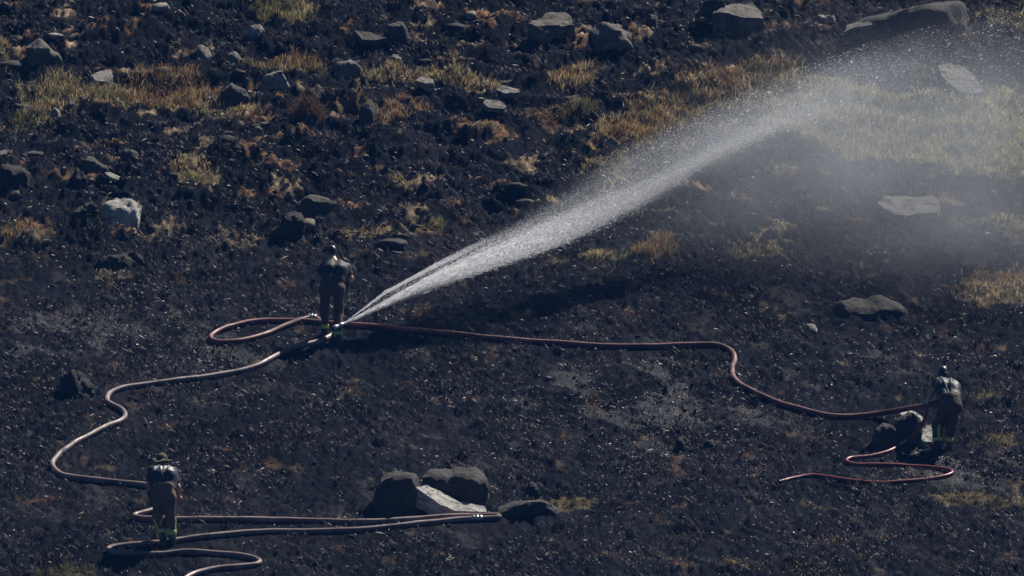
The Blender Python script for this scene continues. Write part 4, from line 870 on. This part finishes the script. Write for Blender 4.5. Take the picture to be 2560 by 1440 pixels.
SMALL = {2: 'flattened straw grass below the dark peaked stone', 5: 'golden tuft of dry grass at the foot of the rust-coloured grass', 7: 'olive tussock at the very top of the burnt slope', 8: 'olive and brown grass behind the rounded pale boulder',
         9: 'tan grass around the dark upright rounded stone', 10: 'flat straw-coloured tussock alone on black ground', 11: 'small straw tuft uphill of the flat straw-coloured tussock', 12: 'orange-tan straw tuft below the grass strip',
         13: 'rust-coloured tussock below the hump-backed boulder', 14: 'dull olive tussock above the golden tuft', 15: 'thin tan straw clump left of the dull olive tussock', 16: 'olive tussock just under the bright water jet', 17: 'round green-brown tussock downhill of the water jet',
         18: 'pale yellow grass half veiled by the upper spray', 19: 'scattered straw stalks on the dark slope beyond the water jet', 20: 'flat tan tuft uphill of the small green tussock', 21: 'small green tussock on bare black ground', 22: 'thin fawn grass next to the low dark ridge rock',
         23: 'pale straw clumps below the thin doubled hose', 24: 'dark olive tussock at the foot of the slope', 25: 'orange scorched tuft low on the slope', 26: 'sparse grass beyond the flat layered slab', 27: 'pale brown grass in thick mist above the stooping person',
         28: 'sparse pale grass beside the huge outcrop', 29: 'olive hummock of grass beside the stooping person', 30: 'yellow tuft uphill of the olive hummock by the stooping person', 31: 'olive tuft below the top corner of the slope', 32: 'brown-olive tuft under the big scorched hummock'}
for i, (poly, n, h, cols, st) in enumerate(GRASS):
    if i in GL: grass_obj('grass', poly, int(n*(.62 if i != 6 else 1)), h*.7, cols, 100+i, GL[i], 'grass', kind='stuff')
    else:
        if i in (22, 23, 24, 25, 29, 30): n, h, cols = int(n*.5), h*.7, [np.array(c)*.55 for c in cols]   # sparse singed grass low on the slope
        grass_obj('grass_tussock', poly, n, h, cols, 100+i, SMALL[i], 'grass', group='tussocks left on the burnt slope', lean=.7)
tn = [(995, 437, 45, 20, 260, .10, (ST, PA), 'spiky straw tuft splayed on open black ground'), (545, 583, 40, 8, 120, .08, (ST, OL), 'thin curved wisp of straw below the green tussock'),
      (2400, 1232, 45, 8, 160, .10, ((.42, .32, .11), ST), 'golden wisp of grass downhill of the thin hose'), (1040, 255, 60, 14, 260, .2, (RU, OL), 'rusty grass clump right of the dark upright stone'),
      (380, 590, 20, 16, 90, .12, (PA, ST), 'small fawn tuft below the large weathered boulder'), (700, 1080, 80, 18, 200, .07, (RU, (.12, .05, .03)), 'reddish scorched patch of moss in the middle of the slope'),
      (2020, 1420, 120, 20, 300, .08, (ST, RU, OL), 'straw remnants at the bottom of the slope'), (2185, 1385, 40, 10, 120, .08, (OL, ST), 'yellowish wisp near the straw remnants'), (2050, 1345, 90, 12, 150, .07, (ST, RU), 'tan wisps uphill of the straw remnants'),
      (1620, 1385, 120, 12, 160, .06, (RU, ST), 'scattered reddish wisps beside the orange scorched tuft'), (1890, 585, 40, 14, 150, .1, ((.5, .36, .2), ST), 'bright cream straw tuft beyond the scattered stalks'), (240, 340, 60, 14, 160, .09, (ST, RU), 'tan straw lip below the green and yellow grass'),
      (510, 770, 22, 10, 70, .06, ((.3, .11, .03), OL), 'small orange moss spot uphill of the hose loop'), (440, 1240, 50, 10, 60, .05, (RU, OL), 'faint brown moss beside the person in the bush hat')]
for i, (x, y, rx, ry, n, h, cols, lab) in enumerate(tn):
    poly = [(x+rx*math.cos(a)*random.uniform(.7, 1.15), y+ry*math.sin(a)*random.uniform(.7, 1.15)) for a in np.linspace(0, 6.28, 10)[:-1]]
    grass_obj('grass_tussock', poly, n, h, cols, 300+i, lab, 'grass', group='tussocks left on the burnt slope', lean=.9)

# heather bush: many fine twigs from one root
def bush(px, py, w, h, label):
    g = ground(px, py); g[2] = H(g[0], g[1]); r = np.random.default_rng(5)
    V = []; F = []; C = []
    def strip(a, b, wd, c):
        s = np.cross(b-a, r.normal(0, 1, 3)); s = s/(np.linalg.norm(s)+1e-9)*wd; i = len(V)
        V.extend([a-s, a+s, b+s*.4, b-s*.4]); F.append((i, i+1, i+2, i+3)); C.extend([c]*4)
    root = np.zeros(3)
    for k in range(420):
        th = r.uniform(0, 2*math.pi); el = r.uniform(.25, 1.55); rad = r.uniform(.55, 1.05)
        tip = np.array([math.cos(th)*math.cos(el)*w*.55, math.sin(th)*math.cos(el)*w*.5, math.sin(el)*h])*rad
        mid = tip*.55+r.normal(0, .03, 3)+np.array([0, 0, .05]); c = np.array([.085, .05, .03])*r.uniform(.5, 1.5)
        strip(root+r.normal(0, .05, 3)*[1, 1, 0], mid, .005, c); strip(mid, tip, .004, c)
        for q in range(9):
            a = mid+(tip-mid)*r.uniform(.0, 1); b = a+r.normal(0, .06, 3)+np.array([0, 0, .05])
            strip(a, b, .0045, np.array([.11, .062, .036])*r.uniform(.5, 1.6))
    me = mesh_np('heather_bush', np.array(V), np.array(F)); vcol(me, np.array(C))
    o = link('heather_bush', me, M['grass'], smooth=False); o.location = g; tag(o, label, 'bush')
bush(768., 290., .78, .52, 'round brown heather bush, the only bush on the slope')

# ------------------------------------------------------------------ charred litter: clods, twigs and ash, uncountable
def litter():
    r = np.random.default_rng(11); n = 14000
    x = r.uniform(-11.2, 11.2, n); y = r.uniform(-19, 15, n)
    dn = fbm(x*0.5, y*0.4, 131, 3)+0.25*sstep(0, 4, y)
    keep = r.uniform(-0.8, 0.6, n) < dn; x, y = x[keep], y[keep]; n = len(x)
    z = H(x, y); s = np.exp(r.normal(-3.75, 0.45, n)).clip(0.012, 0.055)*(0.8+0.5*sstep(0, 4, y))
    th = np.arange(5)*2*math.pi/5
    ring = np.stack([np.cos(th), np.sin(th), np.zeros(5)], -1)
    unit = np.vstack([ring, [[0, 0, 0.8]], [[0, 0, -0.6]]])
    V = unit[None]*r.uniform(0.55, 1.3, (n, 7, 1))*np.stack([s*r.uniform(.8, 1.7, n), s, s*r.uniform(.45, 1.0, n)], -1)[:, None]
    a = r.uniform(0, 6.28, n); ca, sa = np.cos(a)[:, None], np.sin(a)[:, None]
    V = np.stack([V[..., 0]*ca-V[..., 1]*sa, V[..., 0]*sa+V[..., 1]*ca, V[..., 2]], -1)+np.stack([x, y, z+s*0.1], -1)[:, None]
    f = [(k, (k+1) % 5, 5) for k in range(5)]+[((k+1) % 5, k, 6) for k in range(5)]
    F = (np.arange(n)[:, None, None]*7+np.array(f)[None]).reshape(-1, 3)
    pal = np.array([(.008, .0085, .010), (.012, .011, .012), (.02, .016, .014), (.04, .028, .02), (.10, .08, .06), (.16, .14, .12)])
    pk = r.choice(6, n, p=[.40, .28, .18, .08, .04, .02]); c = np.repeat(pal[pk][:, None]*r.uniform(.6, 1.4, (n, 1, 1)), 7, 1).reshape(-1, 3)
    me = mesh_np('charred_litter', V.reshape(-1, 3), F); vcol(me, c)
    o = link('charred_litter', me, M['char'], smooth=False); tag(o, 'charred clods and crumbs of peat strewn over the whole slope', 'litter', kind='stuff')
    # burnt stubble: clumps of short charred stems, and loose straws
    def stems(name, p, L, a, el, wd, pal, prob, label):
        n = len(p)
        d = np.stack([np.cos(a)*np.cos(el), np.sin(a)*np.cos(el), np.sin(el)+.1], -1)*L[:, None]
        sd_ = np.stack([-np.sin(a), np.cos(a), np.zeros(n)], -1)*(wd*r.uniform(.6, 1.8, n))[:, None]; upv = np.array([0, 0, 1])*.006
        V = np.stack([p-sd_, p+sd_, p+d*.9+upv, p+d*.5+upv*3], 1).reshape(-1, 3)
        F = (np.arange(n)[:, None, None]*4+np.array([[0, 3, 1], [1, 3, 2], [2, 3, 0]])[None]).reshape(-1, 3)
        pk = r.choice(len(pal), n, p=prob); pk = np.where((p[:, 1] < .5) & (pk >= 2) & (r.uniform(0, 1, n) < .45), 0, pk); c = np.repeat(np.array(pal)[pk][:, None]*r.uniform(.6, 1.4, (n, 1, 1)), 4, 1).reshape(-1, 3)
        me = mesh_np(name, V, F); vcol(me, c)
        o = link(name, me, M['stalk'], smooth=False); tag(o, label, 'stalks', kind='stuff')
    K = 12500; x = r.uniform(-11.2, 11.2, K); y = r.uniform(-19, 15, K)
    keep = r.uniform(-0.9, 0.6, K) < 1.7*fbm(x*0.4+9, y*0.38, 133, 3)+0.1; x, y = x[keep], y[keep]; K = len(x)
    m = 22; s = np.repeat(r.uniform(.03, .11, K), m); X = np.repeat(x, m)+r.normal(0, 1, K*m)*s; Yy = np.repeat(y, m)+r.normal(0, 1, K*m)*s
    n = K*m; p = np.stack([X, Yy, H(X, Yy)-.01], -1); L = np.repeat(r.uniform(.05, .15, K), m)*r.uniform(.5, 1.3, n)
    stems('burnt_stubble', p, L, r.uniform(0, 6.28, n), r.normal(.95, .3, n).clip(.1, 1.5), .0042, [(.006, .006, .007), (.011, .010, .011), (.024, .018, .015), (.07, .052, .04)], [.5, .3, .15, .05], 'short charred stubble bristling all over the burnt slope')
    n = 26000; x = r.uniform(-11.2, 11.2, n); y = r.uniform(-19, 15, n)
    keep = r.uniform(-0.9, 0.5, n) < 1.9*fbm(x*0.5+9, y*0.42, 143, 3)-0.12+0.3*sstep(0, 4, y); x, y = x[keep], y[keep]; n = len(x)
    stems('burnt_stalks', np.stack([x, y, H(x, y)], -1), np.exp(r.normal(-2.75, .5, n)).clip(.03, .28), r.uniform(0, 6.28, n), np.abs(r.normal(.2, .3, n)).clip(0, 1.4), .0038, [(.008, .008, .009), (.02, .016, .014), (.08, .058, .042), (.26, .20, .14), (.30, .28, .26)], [.40, .30, .17, .08, .05], 'thin burnt stalks and straws lying loose on the black ground')
    # wet glints: small glossy flakes added and tilted so the soaked peat sparkles
    n = 105000; x = r.uniform(-11.2, 11.2, n); y = r.uniform(-19, 12, n); z = H(x, y); qx, qy = to_px(x, y, z)
    pch = np.zeros(n)
    for (bx, by, rx, ry, v) in ((200, 840, 330, 60, .9), (560, 900, 220, 70, .6), (2440, 1155, 200, 40, 1.2), (1700, 1010, 360, 95, .6), (2260, 1185, 140, 22, .9), (1500, 980, 280, 70, .5), (900, 830, 260, 90, .3), (2300, 900, 260, 80, .4), (1600, 1130, 320, 60, .5), (300, 720, 420, 60, .35)):
        pch += v*np.exp(-(((qx-bx)/rx)**2+((qy-by)/ry)**2))
    keep = r.uniform(0, 1, n) < (.035+1.2*pch)*sstep(-.1, .6, fbm(x*1.1+.6*y, y*.9, 85, 3)+.4*pch); x, y, z = x[keep], y[keep], z[keep]; n = len(x)
    nrm = np.stack([r.normal(.15, .30, n), r.normal(-.35, .30, n), np.ones(n)], -1); nrm /= np.linalg.norm(nrm, axis=1)[:, None]
    a = r.normal(0, .5, n); e1 = np.stack([np.cos(a), np.sin(a), np.zeros(n)], -1); e1 -= nrm*(e1*nrm).sum(1)[:, None]; e2 = np.cross(nrm, e1)
    s1 = np.exp(r.normal(-3.85, .45, n))[:, None]; s2 = s1*r.uniform(.35, .8, (n, 1)); c0 = np.stack([x, y, z+.012], -1)
    V = np.stack([c0-e1*s1, c0-e2*s2, c0+e1*s1*r.uniform(.6, 1, (n, 1)), c0+e2*s2, c0-nrm*s2*.8], 1).reshape(-1, 3)
    F = (np.arange(n)[:, None, None]*5+np.array([[0, 1, 2], [0, 2, 3], [1, 0, 4], [2, 1, 4], [3, 2, 4], [0, 3, 4]])[None]).reshape(-1, 3)
    me = mesh_np('glint_flakes', V, F); vcol(me, np.repeat(np.array([[.014, .015, .017]]), n*5, 0))
    o = link('glint_flakes', me, M['wetchar'], smooth=False); tag(o, 'glossy flakes added for the glints on the soaked parts of the slope', 'litter', kind='stuff')
    # small stones and turf lips on the upper slope
    n = 110; x = r.uniform(-11, 11, n); y = r.uniform(1.5, 14.5, n); keep = (x < 3) | (r.uniform(0, 1, n) < .2); x, y = x[keep], y[keep]; n = len(x)
    s = np.exp(r.normal(-2.6, .45, n)).clip(.04, .22); z = H(x, y)
    bm = bmesh.new(); bmesh.ops.create_icosphere(bm, subdivisions=2, radius=1); bm.verts.ensure_lookup_table()
    U = np.array([v.co for v in bm.verts]); T = np.array([[v.index for v in f.verts] for f in bm.faces]); bm.free()
    V = np.repeat(U[None], n, 0); off = r.uniform(-50, 50, (n, 1, 3))
    V = V*(1+0.55*noise3(V*1.1+off, 5)+.28*noise3(V*2.7+off, 9))[..., None]*np.stack([s*r.uniform(1, 2, n), s*1.2, s*r.uniform(.4, .9, n)], -1)[:, None]
    V = V+np.stack([x, y, z+s*.05], -1)[:, None]; F = (np.arange(n)[:, None, None]*len(U)+T[None]).reshape(-1, 3)
    pal = np.array([(.03, .027, .025), (.06, .05, .04), (.13, .115, .095), (.24, .22, .19)])
    pk = r.choice(4, n, p=[.42, .3, .18, .10]); c = np.repeat(pal[pk][:, None]*r.uniform(.7, 1.3, (n, 1, 1)), len(U), 1).reshape(-1, 3)
    me = mesh_np('loose_stones', V.reshape(-1, 3), F); vcol(me, c)
    o = link('loose_stones', me, M['char'], smooth=False); tag(o, 'small sooty stones half sunk in the rough upper slope', 'stones', kind='stuff')
litter()

# ------------------------------------------------------------------ the water: filaments of droplets leaving the nozzle
def mat_water():
    m, t, p = mat_new('water_droplets'); t.nodes.remove(p)
    df = N(t, 'ShaderNodeBsdfDiffuse'); df.inputs['Color'].default_value = (0.97, 0.97, 0.98, 1)
    tr = N(t, 'ShaderNodeBsdfTranslucent'); tr.inputs['Color'].default_value = (0.97, 0.97, 0.98, 1)
    tp = N(t, 'ShaderNodeBsdfTransparent')
    mx = N(t, 'ShaderNodeMixShader'); mx.inputs[0].default_value = 0.8
    t.links.new(df.outputs[0], mx.inputs[1]); t.links.new(tr.outputs[0], mx.inputs[2])
    m2 = N(t, 'ShaderNodeMixShader'); m2.inputs[0].default_value = 0.2
    t.links.new(mx.outputs[0], m2.inputs[1]); t.links.new(tp.outputs[0], m2.inputs[2]); t.links.new(m2.outputs[0], t.nodes['Material Output'].inputs['Surface'])
    return m
M['water'] = mat_water()
def jet_Y(px): return NOZ[1]+0.02+8.6*((np.asarray(px, float)-862)/1700.0)
# photo outline of the spray: centre, half height, by distance along
CORE = np.array([(862, 808, 2), (900, 791, 4), (1000, 744, 11), (1100, 697, 20), (1280, 625, 33), (1400, 577, 40), (1500, 532, 42), (1600, 487, 36), (1670, 448, 27), (1750, 402, 24), (1850, 350, 26), (1950, 305, 34), (2100, 260, 50)], float)
UPPER = np.array([(862, 806), (965, 726), (1090, 658), (1180, 612), (1315, 548), (1430, 478), (1555, 388), (1800, 268), (2000, 182), (2150, 128), (2300, 85), (2600, 20)], float)
def droplets(name, px, py, dYs, size, strch, slope, label, seed):
    r = np.random.default_rng(seed); n = len(px)
    p = at(px, py, jet_Y(px)+dYs); q = at(px+10, py+10*slope, jet_Y(px+10)+dYs); d = q-p; d /= np.linalg.norm(d, axis=1)[:, None]
    sv = r.normal(0, 1, (n, 3)); a = np.cross(d, sv); a /= np.linalg.norm(a, axis=1)[:, None]+1e-9; b = np.cross(d, a)
    s = size[:, None]; L = (size*strch)[:, None]
    V = np.stack([p+d*L, p+a*s+b*s*.3, p-d*L, p-a*s+b*s*.3], 1).reshape(-1, 3)
    F = np.arange(n*4).reshape(-1, 4)
    me = mesh_np(name, V, F); o = link(name, me, M['water'], smooth=False); tag(o, label, 'water', kind='stuff'); return o
r = np.random.default_rng(21)
def slope_at(x, xs_, ys_): return (np.interp(x+8, xs_, ys_)-np.interp(x-8, xs_, ys_))/16.0
# 1 dense core
n = 165000; K = 130
fil = r.normal(0, .46, K).clip(-1.2, 1.2); wk = np.exp(r.normal(0, 1.3, K)); fk = r.choice(K, n, p=wk/wk.sum()); fil2 = r.normal(0, .5, K)
x = 862+(1380*r.beta(1.35, 2.3, n)); hh = np.interp(x, CORE[:, 0], CORE[:, 2]); cc = np.interp(x, CORE[:, 0], CORE[:, 1])
wob = .22*perlin(x*0.006+fk*3.7, fk*1.3, 7)
off = fil[fk]+wob+r.normal(0, .08+.14*sstep(1000, 1700, x), n)
y = cc+off*hh; dY = (fil2[fk]+r.normal(0, .2, n))*hh/140*6.5
size = np.exp(r.normal(-5.55, .40, n))*(1+.35*sstep(1150, 900, x)); st = 1.5+6*sstep(1700, 900, x)*r.uniform(.5, 1.5, n)
droplets('water_jet', x, y, dY, size, st, slope_at(x, CORE[:, 0], CORE[:, 1])+off*.03, 'dense white core of the water jet leaving the nozzle', 31)
# 2 upper sheet and thin spurts
n = 110000; K = 190; fr = r.beta(1.0, 1.25, K); fr[:16] = r.uniform(.80, 1.0, 16); fk = r.integers(0, K, n); fe = r.uniform(.45, 1, K); fe[:16] = r.uniform(.16, .26, 16)
x = 862+fe[fk]*1500*np.where(fk < 16, r.beta(1.2, 1.2, n), r.beta(2.6, 1.1, n)); cc = np.interp(x, CORE[:, 0], CORE[:, 1]); uu = np.interp(x, UPPER[:, 0], UPPER[:, 1])
cc = np.where(x > 2000, cc+(x-2000)*-.12, cc)
f = fr[fk]+.07*perlin(x*.005+fk*2.1, fk*1.7, 9)+r.normal(0, .02+.10*sstep(950, 1600, x), n)
y = cc*(1-f)+uu*f; dY = r.normal(0, .12, n)*(1+9*sstep(900, 2000, x))
size = np.exp(r.normal(-5.95, .42, n)); st = 1.4+3.5*sstep(1500, 900, x)*r.uniform(.4, 1.5, n)
droplets('water_spray', x, y, dY, size, st, slope_at(x, UPPER[:, 0], UPPER[:, 1]), 'fan of fine spray above the jet core', 32)
# 3 falling drops far out
n = 14000; x = r.uniform(1500, 2620, n); uu = np.interp(x, UPPER[:, 0], UPPER[:, 1])
y = uu-14+np.abs(r.normal(0, 1, n))*(60+130*sstep(1700, 2400, x)); dY = r.normal(0, .9, n); keep = r.uniform(0, 1, n) < .25+.75*sstep(1500, 2150, x); x, y, dY = x[keep], y[keep], dY[keep]; n = len(x)
droplets('water_drops', x, y, dY, np.exp(r.normal(-5.5, .5, n)), np.full(n, 1.6), np.full(n, -.2), 'scattered bright drops falling at the far end of the spray', 33)

# mist: soft air-borne water, one volume per drift
def mist(name, pts, ry, rz, dens, label, nscale=0.55, edge=0.0):
    """closed hull along a line of photo points; density fades to nothing at the hull and is broken up by noise"""
    A, Bp = [at(float(q[0]), float(q[1]), q[2]) for q in pts]
    c = (A+Bp)/2; d = Bp-A; L = np.linalg.norm(d)
    bm = bmesh.new(); bmesh.ops.create_icosphere(bm, subdivisions=4, radius=1.0); me = bpy.data.meshes.new(name); bm.to_mesh(me); bm.free()
    m, t, p = mat_new(name+'_volume'); t.nodes.remove(p)
    tc = N(t, 'ShaderNodeTexCoord'); ln = N(t, 'ShaderNodeVectorMath', operation='LENGTH'); t.links.new(tc.outputs['Object'], ln.inputs[0])
    fall = N(t, 'ShaderNodeMapRange', interpolation_type='SMOOTHSTEP'); fall.inputs[1].default_value = 1.0; fall.inputs[2].default_value = edge; fall.inputs[3].default_value = 0; fall.inputs[4].default_value = 1
    t.links.new(ln.outputs['Value'], fall.inputs[0])
    geo = N(t, 'ShaderNodeNewGeometry'); nz = N(t, 'ShaderNodeTexNoise', Scale=nscale, Detail=4, Roughness=0.6); t.links.new(geo.outputs['Position'], nz.inputs['Vector'])
    nr = N(t, 'ShaderNodeMapRange'); nr.inputs[1].default_value = .32; nr.inputs[2].default_value = .72; nr.inputs[3].default_value = .35; nr.inputs[4].default_value = 1.45; t.links.new(nz.outputs['Fac'], nr.inputs[0])
    mu = N(t, 'ShaderNodeMath', operation='MULTIPLY'); t.links.new(fall.outputs[0], mu.inputs[0]); t.links.new(nr.outputs[0], mu.inputs[1])
    md = N(t, 'ShaderNodeMath', operation='MULTIPLY'); md.inputs[1].default_value = dens; t.links.new(mu.outputs[0], md.inputs[0])
    pv = N(t, 'ShaderNodeVolumePrincipled'); pv.inputs['Color'].default_value = (.84, .91, 1, 1); pv.inputs['Anisotropy'].default_value = .35
    t.links.new(md.outputs[0], pv.inputs['Density']); t.links.new(pv.outputs[0], t.nodes['Material Output'].inputs['Volume'])
    o = link(name, me, m); X = Vector(d).normalized(); Zv = Vector((0, 0, 1)); Yv = Zv.cross(X).normalized(); Zv = X.cross(Yv)
    o.matrix_world = Matrix.Translation(Vector(c)) @ Matrix((X, Yv, Zv)).transposed().to_4x4() @ Matrix.Diagonal((L/2, ry, rz, 1))
    tag(o, label, 'mist', kind='stuff'); return o
MY = lambda x: float(jet_Y(x))
mist('jet_mist', [(930, 775, MY(930)), (2080, 275, MY(2080))], 0.40, .38, 1.0, 'bright mist wrapped round the jet core', 1.4)
mist('fan_mist', [(1120, 655, MY(1120)), (2560, 30, MY(2560))], .8, .85, .42, 'soft bright mist filling the fan above the jet core', .9)
mist('drifting_mist', [(1300, 620, MY(1300)), (2860, 110, MY(2760))], 1.4, 1.7, .24, 'white mist hanging along the upper spray')
mist('drifting_mist', [(1430, 430, MY(1450)-.3), (3200, 400, MY(2600)-2.5)], 2.0, 3.6, .15, 'thin mist drifting downhill over the pale green grass', .4)
mist('drifting_mist', [(1900, 600, MY(1850)-3.4), (3250, 560, MY(2600)-5.0)], 1.4, 2.6, .11, 'faint bluish mist low over the wide low rock', .6)

# ------------------------------------------------------------------ air
zmin, zmax = float(GZ.min())-1.0, max(float(GZ.max()), CAM[2])+2.0
bm = bmesh.new(); bmesh.ops.create_cube(bm, size=1); me = bpy.data.meshes.new('haze'); bm.to_mesh(me); bm.free()
m, t, p = mat_new('thin_haze'); t.nodes.remove(p)
pv = N(t, 'ShaderNodeVolumePrincipled', Density=0.00020); pv.inputs['Color'].default_value = (.10, .34, 1.0, 1)
t.links.new(pv.outputs[0], t.nodes['Material Output'].inputs['Volume'])
hz = link('haze', me, m, smooth=False); hz.location = (0, -72.5, (zmin+zmax)/2); hz.scale = (150, 295, zmax-zmin)
tag(hz, 'thin blue haze in the air over the slope', 'haze', kind='stuff')
